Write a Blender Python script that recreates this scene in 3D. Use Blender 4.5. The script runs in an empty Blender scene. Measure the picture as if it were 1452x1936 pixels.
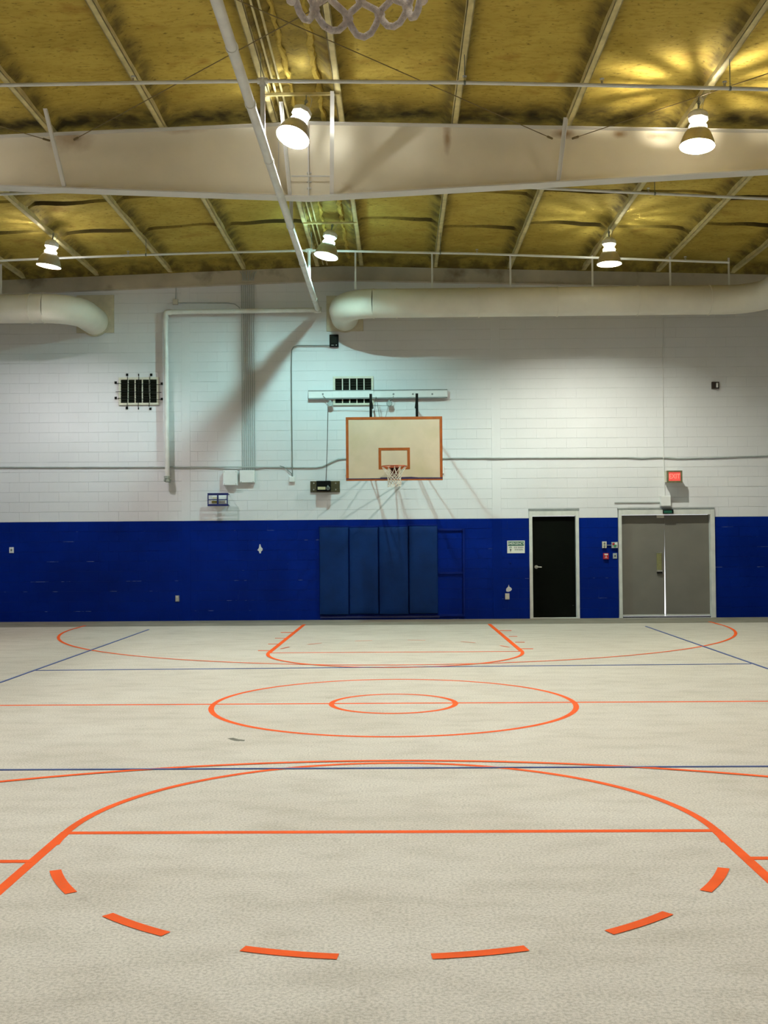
import bpy, math, random
from mathutils import Vector, Matrix
random.seed(7)
S = bpy.context.scene
C = S.collection
PI = math.pi

# ------------------------------------------------------------------ camera, world, exposure
W, H = 1452, 1936
FOC = 2015.6
PITCH, YAW, ROLL, EYE = 0.0245, -0.0136, 0.0075, 1.6523
cy_, sy_ = math.cos(YAW), math.sin(YAW)
RT = Vector((cy_, -sy_, 0))
FW = Vector((sy_*math.cos(PITCH), cy_*math.cos(PITCH), math.sin(PITCH)))
UP = RT.cross(FW)
# roll: the picture content turns counter-clockwise, so the camera turns clockwise
cr, sr = math.cos(ROLL), math.sin(ROLL)
R2 = RT*cr - UP*sr
U2 = RT*sr + UP*cr
cam_d = bpy.data.cameras.new('camera')
cam = bpy.data.objects.new('camera', cam_d)
C.objects.link(cam)
cam_d.sensor_fit = 'VERTICAL'
cam_d.sensor_height = 36.0
cam_d.sensor_width = 27.0
cam_d.lens = FOC*36.0/H
cam_d.clip_start = 0.05
cam_d.clip_end = 200
mw = Matrix(((R2.x, U2.x, -FW.x, 0), (R2.y, U2.y, -FW.y, 0), (R2.z, U2.z, -FW.z, EYE), (0, 0, 0, 1)))
cam.matrix_world = mw
S.camera = cam

world = bpy.data.worlds.new('world')
S.world = world
world.use_nodes = True
bg = world.node_tree.nodes['Background']
bg.inputs[0].default_value = (0.95, 0.97, 1.0, 1)
bg.inputs[1].default_value = 3.0

S.view_settings.view_transform = 'Standard'
S.view_settings.look = 'None'
S.view_settings.gamma = 1.0
S.view_settings.use_curve_mapping = False
S.view_settings.exposure = 0.0

LAMP = 3850.0      # radiance of a lamp tube

EYEP = Vector((0, 0, EYE))
def ray(px, py):
    return R2*((px-W/2)/FOC) + U2*(-(py-H/2)/FOC) + FW
def onY(px, py, Y):
    d = ray(px, py); return EYEP + d*(Y/d.y)
def onZ(px, py, z):
    d = ray(px, py); return EYEP + d*((z-EYE)/d.z)
def pix(p):
    v = Vector(p) - EYEP
    z = v.dot(FW)
    return (W/2 + FOC*v.dot(R2)/z, H/2 - FOC*v.dot(U2)/z)

# measured places
YW = 21.675          # face of the far block wall
X0 = -0.066          # centre of the court
YB = 14.12           # roof beam
XR, HR, SL = -1.16, 7.20, 0.031      # ridge: x, underside of purlins, slope
SP = 1.5             # purlin spacing
XL_, XR_ = -11.2, 8.95               # side walls
YN = -0.55           # wall behind the camera
WP = lambda px, py: onY(px, py, YW)

# ------------------------------------------------------------------ materials
def mat(name, col, rough=0.6, metal=0.0, noise=0.0, nscale=8.0, col2=None, bump=0.0, bscale=60.0,
        emit=None, estr=0.0, spec=0.5, stretch=(1, 1, 1), detail=4.0, sharp=None):
    m = bpy.data.materials.new(name); m.use_nodes = True
    nt = m.node_tree; b = nt.nodes['Principled BSDF']
    b.inputs['Base Color'].default_value = (*col, 1)
    b.inputs['Roughness'].default_value = rough
    b.inputs['Metallic'].default_value = metal
    b.inputs['Specular IOR Level'].default_value = spec
    if emit:
        b.inputs['Emission Color'].default_value = (*emit, 1)
        b.inputs['Emission Strength'].default_value = estr
    geo = nt.nodes.new('ShaderNodeNewGeometry')
    mp = nt.nodes.new('ShaderNodeMapping'); mp.inputs['Scale'].default_value = stretch
    nt.links.new(geo.outputs['Position'], mp.inputs['Vector'])
    if noise > 0 or col2:
        n = nt.nodes.new('ShaderNodeTexNoise'); n.inputs['Scale'].default_value = nscale; n.inputs['Detail'].default_value = detail
        nt.links.new(mp.outputs[0], n.inputs['Vector'])
        r = nt.nodes.new('ShaderNodeValToRGB')
        c2 = col2 if col2 else tuple(c*(1-noise) for c in col)
        a, z_ = sharp if sharp else (0.35, 0.65)
        r.color_ramp.elements[0].position = a; r.color_ramp.elements[1].position = z_
        r.color_ramp.elements[0].color = (*c2, 1); r.color_ramp.elements[1].color = (*col, 1)
        nt.links.new(n.outputs['Fac'], r.inputs['Fac'])
        nt.links.new(r.outputs['Color'], b.inputs['Base Color'])
    if bump > 0:
        n2 = nt.nodes.new('ShaderNodeTexNoise'); n2.inputs['Scale'].default_value = bscale; n2.inputs['Detail'].default_value = 3
        nt.links.new(geo.outputs['Position'], n2.inputs['Vector'])
        bp = nt.nodes.new('ShaderNodeBump'); bp.inputs['Strength'].default_value = bump; bp.inputs['Distance'].default_value = 0.01
        nt.links.new(n2.outputs['Fac'], bp.inputs['Height'])
        nt.links.new(bp.outputs['Normal'], b.inputs['Normal'])
    return m

def mixin(m, col, scale, lo, hi, stretch=(1, 1, 1), amount=1.0, detail=6.0):
    """lay another noise-shaped colour (stain, dirt) over a material's base colour"""
    nt = m.node_tree; b = nt.nodes['Principled BSDF']
    src = b.inputs['Base Color'].links[0].from_socket if b.inputs['Base Color'].links else None
    geo = nt.nodes.new('ShaderNodeNewGeometry'); mp = nt.nodes.new('ShaderNodeMapping'); mp.inputs['Scale'].default_value = stretch
    n = nt.nodes.new('ShaderNodeTexNoise'); n.inputs['Scale'].default_value = scale; n.inputs['Detail'].default_value = detail
    mr = nt.nodes.new('ShaderNodeMapRange'); mr.inputs[1].default_value = lo; mr.inputs[2].default_value = hi; mr.inputs[4].default_value = amount
    mx = nt.nodes.new('ShaderNodeMix'); mx.data_type = 'RGBA'
    nt.links.new(geo.outputs['Position'], mp.inputs[0]); nt.links.new(mp.outputs[0], n.inputs['Vector'])
    nt.links.new(n.outputs['Fac'], mr.inputs[0]); nt.links.new(mr.outputs[0], mx.inputs[0])
    if src: nt.links.new(src, mx.inputs[6])
    else: mx.inputs[6].default_value = b.inputs['Base Color'].default_value
    mx.inputs[7].default_value = (*col, 1)
    nt.links.new(mx.outputs[2], b.inputs['Base Color'])
    return m

white_wall = mat('white_wall_paint', (0.67, 0.675, 0.68), 0.5, noise=0.05, nscale=1.2, bump=0.25, bscale=90)
white_joint = mat('white_joint_paint', (0.57, 0.58, 0.58), 0.8, noise=0.25, nscale=2.0)
BLUE = (0.0002, 0.0145, 0.190)
blue_wall = mat('blue_wall_paint', BLUE, 0.42, noise=0.25, nscale=1.5, bump=0.25, bscale=90, spec=0.06)
blue_joint = mat('blue_joint_paint', (0.0004, 0.011, 0.14), 0.7)
mixin(blue_joint, (0.55, 0.58, 0.62), 2.2, 0.625, 0.665, (1.0, 1, 2.5))
blue_pad = mat('blue_pad_vinyl', (0.0005, 0.022, 0.115), 0.6, spec=0.15, noise=0.25, nscale=2.5, bump=0.15, bscale=25)
blue_trim = mat('blue_trim_paint', (0.0004, 0.0125, 0.155), 0.6, spec=0.12, noise=0.2, nscale=5)
pad_shade = mat('shaded_batten_blue', (0.003, 0.010, 0.09), 0.6, noise=0.3, nscale=5)  # shadow beneath the pads put into the batten colour
navy = mat('navy_metal', (0.006, 0.014, 0.11), 0.45, noise=0.2, nscale=12)
cream = mat('cream_beam_paint', (0.84, 0.76, 0.58), 0.55, noise=0.10, nscale=1.3, bump=0.1, bscale=30)
mixin(cream, (0.33, 0.18, 0.05), 0.9, 0.70, 0.80, (1, 1, 1.0), 0.7)
def stain(m, col, spots):
    nt = m.node_tree; b = nt.nodes['Principled BSDF']; L = nt.links.new
    geo = nt.nodes.new('ShaderNodeNewGeometry')
    n = nt.nodes.new('ShaderNodeTexNoise'); n.inputs['Scale'].default_value = 6; n.inputs['Detail'].default_value = 6
    L(geo.outputs['Position'], n.inputs['Vector'])
    for (p, sx, sz, amt) in spots:
        src = b.inputs['Base Color'].links[0].from_socket
        v = nt.nodes.new('ShaderNodeVectorMath'); v.operation = 'SUBTRACT'; v.inputs[1].default_value = p
        L(geo.outputs['Position'], v.inputs[0])
        v2 = nt.nodes.new('ShaderNodeVectorMath'); v2.operation = 'MULTIPLY'; v2.inputs[1].default_value = (1/sx, 0, 1/sz)
        L(v.outputs[0], v2.inputs[0])
        v3 = nt.nodes.new('ShaderNodeVectorMath'); v3.operation = 'LENGTH'; L(v2.outputs[0], v3.inputs[0])
        ad = nt.nodes.new('ShaderNodeMath'); ad.operation = 'ADD'; L(v3.outputs['Value'], ad.inputs[0]); L(n.outputs['Fac'], ad.inputs[1])
        mr = nt.nodes.new('ShaderNodeMapRange'); mr.inputs[1].default_value = 1.45; mr.inputs[2].default_value = 0.6; mr.inputs[4].default_value = amt
        L(ad.outputs[0], mr.inputs[0])
        mx = nt.nodes.new('ShaderNodeMix'); mx.data_type = 'RGBA'; L(mr.outputs[0], mx.inputs[0]); L(src, mx.inputs[6]); mx.inputs[7].default_value = (*col, 1)
        L(mx.outputs[2], b.inputs['Base Color'])
stain(cream, (0.30, 0.15, 0.03), [(tuple(onY(*q, YB)), a, b_, c) for q, a, b_, c in
      (((846, 262), .07, .26, .75), ((132, 264), .38, .20, .6), ((1066, 254), .20, .08, .9), ((1172, 254), .14, .07, .8), ((1245, 257), .22, .07, .7), ((345, 246), .36, .07, .5), ((850, 300), .16, .4, .08))])
beamw = mat('pale_flange_paint', (0.66, 0.64, 0.58), 0.5, noise=0.08, nscale=3)
rafter = mat('stained_rafter_paint', (0.54, 0.48, 0.36), 0.7, noise=0.25, nscale=1.5, bump=0.2, bscale=20)
mixin(rafter, (0.10, 0.06, 0.025), 1.6, 0.58, 0.75, (1, 1, 1), 0.8)
purl = mat('overspray_purlin_paint', (0.64, 0.54, 0.24), 0.65, noise=0.25, nscale=6, bump=0.15, bscale=40)
pipew = mat('white_pipe_paint', (0.72, 0.72, 0.67), 0.4, noise=0.12, nscale=5, bump=0.05, bscale=30)
ductm = mat('white_duct_paint', (0.74, 0.70, 0.58), 0.45, noise=0.10, nscale=2.0, bump=0.12, bscale=6)
platem = mat('cream_plate', (0.58, 0.53, 0.38), 0.6, noise=0.2, nscale=5)
condp = mat('pale_conduit_paint', (0.42, 0.46, 0.44), 0.5, noise=0.15, nscale=8)
condm = mat('grey_conduit_paint', (0.36, 0.40, 0.38), 0.5, noise=0.15, nscale=8)
conddk = mat('dark_grey_conduit', (0.16, 0.19, 0.17), 0.5, noise=0.15, nscale=8)
boxw = mat('white_box_enamel', (0.72, 0.72, 0.70), 0.45, noise=0.05, nscale=8)
framew = mat('white_door_frame_paint', (0.62, 0.63, 0.58), 0.45, noise=0.12, nscale=6)
stripg = mat('grey_metal_strip', (0.24, 0.26, 0.25), 0.55, noise=0.2, nscale=10)
blackm = mat('black_paint', (0.003, 0.004, 0.003), 0.6, noise=0.4, nscale=8, spec=.12)
blackd = mat('black_door_paint', (0.0018, 0.0026, 0.0014), 0.75, noise=0.3, nscale=3, spec=0.05)
greyd = mat('grey_door_paint', (0.165, 0.155, 0.128), 0.5, noise=0.10, nscale=3, bump=0.08, bscale=20)
steel = mat('brushed_steel', (0.55, 0.53, 0.47), 0.35, metal=0.8, noise=0.15, nscale=20)
brass = mat('olive_metal', (0.30, 0.29, 0.13), 0.4, metal=0.5, noise=0.2, nscale=20)
ivory = mat('ivory_plastic', (0.60, 0.56, 0.46), 0.5, noise=0.1, nscale=20)
darkbrn = mat('dark_brown_plastic', (0.035, 0.02, 0.012), 0.5, noise=0.3, nscale=20)
redm = mat('red_plastic', (0.45, 0.02, 0.03), 0.4, noise=0.2, nscale=20)
greenm = mat('green_plastic', (0.02, 0.28, 0.09), 0.4, noise=0.2, nscale=20)
darkgreen = mat('dark_green_print', (0.005, 0.10, 0.055), 0.5, noise=0.1, nscale=20)
ink = mat('black_print', (0.01, 0.012, 0.01), 0.6, noise=0.1, nscale=20)
signw = mat('white_sign_face', (0.70, 0.70, 0.62), 0.45, noise=0.05, nscale=20)
woodm = mat('dark_stained_wood', (0.085, 0.065, 0.022), 0.55, noise=0.4, nscale=6, stretch=(1, 1, 8))
boardm = mat('cream_backboard_paint', (0.68, 0.53, 0.375), 0.5, noise=0.10, nscale=2.5)
mixin(boardm, (0.52, 0.42, 0.24), 1.6, 0.50, 0.70, (1, 1, 1), 0.6)
orange_b = mat('worn_orange_tape', (0.42, 0.095, 0.010), 0.5, noise=0.25, nscale=8)
purple_b = mat('purple_tape', (0.04, 0.022, 0.09), 0.5, noise=0.3, nscale=8)
rimm = mat('orange_rim_paint', (0.50, 0.08, 0.015), 0.4, noise=0.25, nscale=20)
brackm = mat('rust_red_bracket', (0.16, 0.025, 0.008), 0.5, noise=0.25, nscale=20)
netm = mat('white_net_cord', (0.88, 0.77, 0.64), 0.95, noise=0.25, nscale=120, bump=0.5, bscale=400)
darkpane = mat('dark_vent_interior', (0.008, 0.010, 0.004), 0.6, spec=.12, noise=0.5, nscale=14, stretch=(1, 1, 5))
ventframe = mat('cream_vent_frame', (0.62, 0.60, 0.48), 0.5, noise=0.1, nscale=20)
orange_l = mat('orange_floor_paint', (0.80, 0.100, 0.010), 0.75, spec=0.12, noise=0.14, nscale=4, bump=0.25, bscale=300)
mixin(orange_l, (0.50, 0.12, 0.05), 9.0, 0.62, 0.72, (1, 1, 1), 0.5)
blue_l = mat('blue_floor_paint', (0.045, 0.085, 0.28), 0.6, noise=0.3, nscale=6)
reflm = mat('lamp_reflector_inside', (0.60, 0.60, 0.58), 0.5, noise=0.02, nscale=10)
bellm = mat('spun_aluminium_bell', (0.50, 0.46, 0.36), 0.35, metal=0.6, noise=0.15, nscale=10)
ballm = mat('lamp_ballast_enamel', (0.70, 0.70, 0.66), 0.45, noise=0.05, nscale=10)
wirem = mat('dark_wire', (0.03, 0.03, 0.02), 0.6, noise=0.2, nscale=10)
rodm = mat('rusty_rod', (0.20, 0.14, 0.05), 0.7, noise=0.3, nscale=10)

def floor_material():
    m = bpy.data.materials.new('speckled_floor_coating'); m.use_nodes = True
    nt = m.node_tree; b = nt.nodes['Principled BSDF']; L = nt.links.new
    geo = nt.nodes.new('ShaderNodeNewGeometry')
    def noise(scale, detail, stretch=(1, 1, 1)):
        mp = nt.nodes.new('ShaderNodeMapping'); mp.inputs['Scale'].default_value = stretch
        L(geo.outputs['Position'], mp.inputs[0])
        n = nt.nodes.new('ShaderNodeTexNoise'); n.inputs['Scale'].default_value = scale; n.inputs['Detail'].default_value = detail
        L(mp.outputs[0], n.inputs['Vector']); return n.outputs['Fac']
    def ramp(f, p0, c0, p1, c1):
        r = nt.nodes.new('ShaderNodeValToRGB'); e = r.color_ramp.elements
        e[0].position = p0; e[0].color = (*c0, 1); e[1].position = p1; e[1].color = (*c1, 1)
        L(f, r.inputs[0]); return r.outputs[0]
    def mul(a, b_, f=1.0):
        x = nt.nodes.new('ShaderNodeMix'); x.data_type = 'RGBA'; x.blend_type = 'MULTIPLY'; x.inputs[0].default_value = f
        L(a, x.inputs[6]); L(b_, x.inputs[7]); return x.outputs[2]
    base = ramp(noise(0.55, 4, (1, 1.6, 1)), 0.3, (0.500, 0.455, 0.375), 0.7, (0.565, 0.525, 0.445))
    sp = ramp(noise(70, 4), 0.34, (0.62, 0.61, 0.60), 0.60, (1.08, 1.08, 1.08))
    sp2 = ramp(noise(260, 2), 0.32, (0.70, 0.69, 0.67), 0.55, (1.05, 1.05, 1.05))
    blot = ramp(noise(2.4, 6, (1, 2.0, 1)), 0.28, (0.86, 0.85, 0.83), 0.55, (1, 1, 1))
    dirt = ramp(noise(5.0, 5, (1, 1, 1)), 0.24, (0.55, 0.52, 0.48), 0.33, (1, 1, 1))
    c = mul(mul(mul(mul(base, sp, 0.7), sp2, 0.7), blot), dirt, 0.35)
    L(c, b.inputs['Base Color'])
    b.inputs['Roughness'].default_value = 0.72
    b.inputs['Specular IOR Level'].default_value = 0.35
    bp = nt.nodes.new('ShaderNodeBump'); bp.inputs['Strength'].default_value = 0.5; bp.inputs['Distance'].default_value = 0.004
    L(noise(180, 3), bp.inputs['Height']); L(bp.outputs[0], b.inputs['Normal'])
    return m
floorm = floor_material()

def foam_material():
    m = bpy.data.materials.new('yellow_spray_foam'); m.use_nodes = True
    nt = m.node_tree; b = nt.nodes['Principled BSDF']; L = nt.links.new
    geo = nt.nodes.new('ShaderNodeNewGeometry')
    def noise(scale, detail, stretch=(1, 1, 1)):
        mp = nt.nodes.new('ShaderNodeMapping'); mp.inputs['Scale'].default_value = stretch
        L(geo.outputs['Position'], mp.inputs[0])
        n = nt.nodes.new('ShaderNodeTexNoise'); n.inputs['Scale'].default_value = scale; n.inputs['Detail'].default_value = detail
        L(mp.outputs[0], n.inputs['Vector']); return n.outputs['Fac']
    def ramp(f, p0, c0, p1, c1):
        r = nt.nodes.new('ShaderNodeValToRGB'); e = r.color_ramp.elements
        e[0].position = p0; e[0].color = (*c0, 1); e[1].position = p1; e[1].color = (*c1, 1)
        L(f, r.inputs[0]); return r.outputs[0]
    def mix(a, b_, fac, bt='MIX'):
        x = nt.nodes.new('ShaderNodeMix'); x.data_type = 'RGBA'; x.blend_type = bt
        if isinstance(fac, float): x.inputs[0].default_value = fac
        else: L(fac, x.inputs[0])
        L(a, x.inputs[6])
        if isinstance(b_, tuple): x.inputs[7].default_value = (*b_, 1)
        else: L(b_, x.inputs[7])
        return x.outputs[2]
    base = ramp(noise(1.3, 6, (1, 1.5, 1)), 0.3, (0.42, 0.305, 0.056), 0.7, (0.55, 0.41, 0.085))
    fine = ramp(noise(9, 8, (0.8, 2.2, 1)), 0.30, (0.74, 0.70, 0.6), 0.50, (1, 1, 1))
    c = mix(base, fine, 0.75, 'MULTIPLY')
    rust = ramp(noise(1.9, 7, (1, 1.2, 1)), 0.60, (0, 0, 0), 0.76, (0.6, 0.6, 0.6))
    c = mix(c, (0.26, 0.115, 0.018), rust)
    fleck = ramp(noise(22, 8, (0.7, 1.3, 1)), 0.60, (0, 0, 0), 0.72, (0.75, 0.75, 0.75))
    c = mix(c, (0.10, 0.07, 0.018), fleck)
    at = nt.nodes.new('ShaderNodeAttribute'); at.attribute_name = 'grime_shade'
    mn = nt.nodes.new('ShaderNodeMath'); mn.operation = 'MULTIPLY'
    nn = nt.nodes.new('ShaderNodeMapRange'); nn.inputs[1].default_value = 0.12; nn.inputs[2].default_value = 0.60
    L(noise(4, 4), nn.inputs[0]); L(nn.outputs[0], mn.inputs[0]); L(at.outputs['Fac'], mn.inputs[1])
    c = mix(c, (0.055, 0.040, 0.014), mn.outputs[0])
    at2 = nt.nodes.new('ShaderNodeAttribute'); at2.attribute_name = 'seam'
    c = mix(c, (0.04, 0.028, 0.010), at2.outputs['Fac'])
    L(c, b.inputs['Base Color'])
    b.inputs['Roughness'].default_value = 0.9
    b.inputs['Specular IOR Level'].default_value = 0.12
    bp = nt.nodes.new('ShaderNodeBump'); bp.inputs['Strength'].default_value = 0.5; bp.inputs['Distance'].default_value = 0.018
    L(noise(11, 5, (1.0, 1.2, 1)), bp.inputs['Height']); L(bp.outputs[0], b.inputs['Normal'])
    return m
foamm = foam_material()

# ------------------------------------------------------------------ mesh helpers
class M:
    def __init__(s): s.v = []; s.f = []; s.mi = []
    def add(s, vs, fs, mi=0):
        o = len(s.v); s.v += [tuple(v) for v in vs]
        s.f += [tuple(o+i for i in f) for f in fs]; s.mi += [mi]*len(fs); return s
    def box(s, x0, x1, y0, y1, z0, z1, mi=0):
        vs = [(x0,y0,z0),(x1,y0,z0),(x1,y1,z0),(x0,y1,z0),(x0,y0,z1),(x1,y0,z1),(x1,y1,z1),(x0,y1,z1)]
        return s.add(vs, [(0,3,2,1),(4,5,6,7),(0,1,5,4),(1,2,6,5),(2,3,7,6),(3,0,4,7)], mi)
    def cbox(s, c, d, mi=0):
        return s.box(c[0]-d[0]/2, c[0]+d[0]/2, c[1]-d[1]/2, c[1]+d[1]/2, c[2]-d[2]/2, c[2]+d[2]/2, mi)
    def bbox(s, x0, x1, y0, y1, z0, z1, b=0.005, mi=0, bx=None):
        """box whose front (-y) edges are chamfered"""
        bx = b if bx is None else bx
        vs = [(x0,y1,z0),(x1,y1,z0),(x1,y1,z1),(x0,y1,z1),
              (x0,y0+b,z0),(x1,y0+b,z0),(x1,y0+b,z1),(x0,y0+b,z1),
              (x0+bx,y0,z0+b),(x1-bx,y0,z0+b),(x1-bx,y0,z1-b),(x0+bx,y0,z1-b)]
        fs = [(0,1,5,4),(1,2,6,5),(2,3,7,6),(3,0,4,7),(4,5,9,8),(5,6,10,9),(6,7,11,10),(7,4,8,11),(8,9,10,11),(3,2,1,0)]
        return s.add(vs, fs, mi)
    def tube(s, pts, r, n=10, caps=True, mi=0, closed=False):
        pts = [Vector(p) for p in pts]; N = len(pts)
        rs = r if isinstance(r, (list, tuple)) else [r]*N
        o = len(s.v); prev = None
        for i, p in enumerate(pts):
            if closed: t = pts[(i+1) % N] - pts[(i-1) % N]
            elif i == 0: t = pts[1]-pts[0]
            elif i == N-1: t = pts[-1]-pts[-2]
            else: t = (pts[i+1]-p).normalized() + (p-pts[i-1]).normalized()
            if t.length < 1e-9: t = Vector((0, 0, 1))
            t.normalize()
            if prev is None:
                a = Vector((0, 0, 1)) if abs(t.z) < 0.9 else Vector((1, 0, 0))
                u = t.cross(a).normalized()
            else:
                u = (prev - t*prev.dot(t)).normalized()
            prev = u; w = t.cross(u)
            for k in range(n):
                a = 2*PI*k/n
                s.v.append(tuple(p + (u*math.cos(a) + w*math.sin(a))*rs[i]))
        m = N if closed else N-1
        for i in range(m):
            j = (i+1) % N
            for k in range(n):
                s.f.append((o+i*n+k, o+i*n+(k+1) % n, o+j*n+(k+1) % n, o+j*n+k)); s.mi.append(mi)
        if caps and not closed:
            s.f.append(tuple(o+k for k in range(n))[::-1]); s.mi.append(mi)
            s.f.append(tuple(o+(N-1)*n+k for k in range(n))); s.mi.append(mi)
        return s
    def lathe(s, prof, n=24, c=(0, 0, 0), mi=0, axis='z', cap=False):
        o = len(s.v)
        for r, z in prof:
            for k in range(n):
                a = 2*PI*k/n; x, y = r*math.cos(a), r*math.sin(a)
                if axis == 'z': q = (c[0]+x, c[1]+y, c[2]+z)
                elif axis == 'y': q = (c[0]+x, c[1]+z, c[2]+y)
                else: q = (c[0]+z, c[1]+x, c[2]+y)
                s.v.append(q)
        for i in range(len(prof)-1):
            for k in range(n):
                s.f.append((o+i*n+k, o+i*n+(k+1) % n, o+(i+1)*n+(k+1) % n, o+(i+1)*n+k)); s.mi.append(mi)
        if cap:
            s.f.append(tuple(o+k for k in range(n))[::-1]); s.mi.append(mi)
            s.f.append(tuple(o+(len(prof)-1)*n+k for k in range(n))); s.mi.append(mi)
        return s
    def prism(s, poly, y0, y1, mi=0):
        """poly of (x, z), extruded along y"""
        n = len(poly)
        vs = [(x, y0, z) for x, z in poly] + [(x, y1, z) for x, z in poly]
        fs = [tuple(range(n)), tuple(range(2*n-1, n-1, -1))] + [(i, n+i, n+(i+1) % n, (i+1) % n) for i in range(n)]
        return s.add(vs, fs, mi)
    def flat(s, poly, z0, z1, mi=0):
        """poly of (x, y), extruded along z"""
        n = len(poly)
        vs = [(x, y, z0) for x, y in poly] + [(x, y, z1) for x, y in poly]
        fs = [tuple(range(n)), tuple(range(2*n-1, n-1, -1))] + [(i, n+i, n+(i+1) % n, (i+1) % n) for i in range(n)]
        return s.add(vs, fs, mi)
    def bar(s, a, b, w, h, mi=0):
        """rectangular bar from a to b"""
        a, b = Vector(a), Vector(b); t = (b-a).normalized()
        up = Vector((0, 0, 1)) if abs(t.z) < 0.95 else Vector((0, 1, 0))
        u = t.cross(up).normalized()*w/2; v = u.normalized().cross(t).normalized()*h/2
        vs = [a-u-v, a+u-v, a+u+v, a-u+v, b-u-v, b+u-v, b+u+v, b-u+v]
        return s.add(vs, [(0,3,2,1),(4,5,6,7),(0,1,5,4),(1,2,6,5),(2,3,7,6),(3,0,4,7)], mi)
    def mesh(s, name, mats, smooth=False, fixn=True):
        me = bpy.data.meshes.new(name); me.from_pydata(s.v, [], s.f)
        for m in (mats if isinstance(mats, (list, tuple)) else [mats]): me.materials.append(m)
        me.polygons.foreach_set('material_index', s.mi)
        if smooth:
            me.polygons.foreach_set('use_smooth', [True]*len(me.polygons))
        me.update()
        if fixn:
            import bmesh
            bm = bmesh.new(); bm.from_mesh(me); bmesh.ops.recalc_face_normals(bm, faces=bm.faces); bm.to_mesh(me); bm.free()
        if smooth:
            try: me.set_sharp_from_angle(angle=math.radians(40))
            except Exception: pass
        return me

def link(name, me, parent=None, loc=(0, 0, 0)):
    o = bpy.data.objects.new(name, me); C.objects.link(o)
    o.location = loc
    if parent: o.parent = parent
    return o
def part(name, m, mats, parent, smooth=False, label=None, loc=(0, 0, 0)):
    o = link(name, m.mesh(name, mats, smooth), parent, loc)
    if label: o['label'] = label
    return o
def tag(o, label, cat, group=None):
    o['label'] = label; o['category'] = cat
    if group: o['group'] = group
    return o
def thing(name, label, cat, loc=(0, 0, 0), group=None):
    o = bpy.data.objects.new(name, None); C.objects.link(o); o.location = loc; o.empty_display_size = 0.1
    return tag(o, label, cat, group)
def struct(name, m, mats, smooth=False):
    o = link(name, m.mesh(name, mats, smooth)); o['kind'] = 'structure'; return o
def loc_m(m, loc):
    """shift mesh data so that it is relative to loc"""
    m.v = [(x-loc[0], y-loc[1], z-loc[2]) for x, y, z in m.v]; return m

def text_mesh(txt, size, mat_, depth=0.001, sx=1.0):
    cu = bpy.data.curves.new('lettering', 'FONT'); cu.body = txt; cu.size = size; cu.extrude = depth
    cu.align_x = 'CENTER'; cu.align_y = 'CENTER'; cu.offset = size*0.012
    o = bpy.data.objects.new('lettering', cu); C.objects.link(o)
    dg = bpy.context.evaluated_depsgraph_get(); dg.update()
    me = bpy.data.meshes.new_from_object(o.evaluated_get(dg))
    bpy.data.objects.remove(o); bpy.data.curves.remove(cu)
    for v in me.vertices:
        x, y, z = v.co; v.co = (x*sx, -z, y)       # stands upright facing -y
    me.materials.clear(); me.materials.append(mat_)
    return me

def arc3(c, r, a0, a1, n, plane='xz'):
    out = []
    for i in range(n+1):
        a = a0+(a1-a0)*i/n
        if plane == 'xz': out.append((c[0]+r*math.cos(a), c[1], c[2]+r*math.sin(a)))
        elif plane == 'xy': out.append((c[0]+r*math.cos(a), c[1]+r*math.sin(a), c[2]))
        else: out.append((c[0], c[1]+r*math.cos(a), c[2]+r*math.sin(a)))
    return out

# ------------------------------------------------------------------ setting: floor
fl = struct('floor', M().box(XL_, XR_, YN, YW+0.0, -0.1, 0.0), floorm)
zline = [0.0012]
def line_part(name, polys, material, label=None):
    """thin coat of paint on the floor; polys are lists of (x, y)"""
    m = M(); z = zline[0]; zline[0] += 0.00015
    for p in polys: m.flat(p, 0.0, z)
    return part(name, m, material, fl, label=label)
def ring(cx, cy, r, w, a0, a1, n, name, material=None, label=None):
    m = M(); z = zline[0]; zline[0] += 0.00015
    for i in range(n):
        b0 = a0+(a1-a0)*i/n; b1 = a0+(a1-a0)*(i+1)/n
        q = [(cx+rr*math.cos(b), cy+rr*math.sin(b)) for rr, b in ((r-w/2, b0), (r+w/2, b0), (r+w/2, b1), (r-w/2, b1))]
        o = len(m.v); m.v += [(x, y, z) for x, y in q]; m.f.append((o, o+1, o+2, o+3)); m.mi.append(0)
    return part(name, m, material or orange_l, fl, label=label)
def seg(a, b, w, name, material=None, label=None, ext=0.0):
    a, b = Vector(a), Vector(b); t = (b-a).normalized(); n = Vector((-t.y, t.x))*w/2
    a -= t*ext; b += t*ext
    return line_part(name, [[tuple(a+n), tuple(a-n), tuple(b-n), tuple(b+n)]], material or orange_l, label)
YC, YFN, YFF = 10.707, 6.039, 15.471
LWD = 0.052
def fxy(px, py): p = onZ(px, py, 0.0); return (p.x, p.y)
# centre line and circles
seg((XL_+0.3, YC), (XR_-0.3, YC), LWD, 'half_court_line', label='orange line across the floor at half court')
ring(X0, YC, 1.80, 0.055, 0, 2*PI, 120, 'centre_circle', label='large orange circle at half court')
ring(X0, YC, 0.62, 0.055, 0, 2*PI, 72, 'centre_circle', label='small orange circle at half court')
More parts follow.
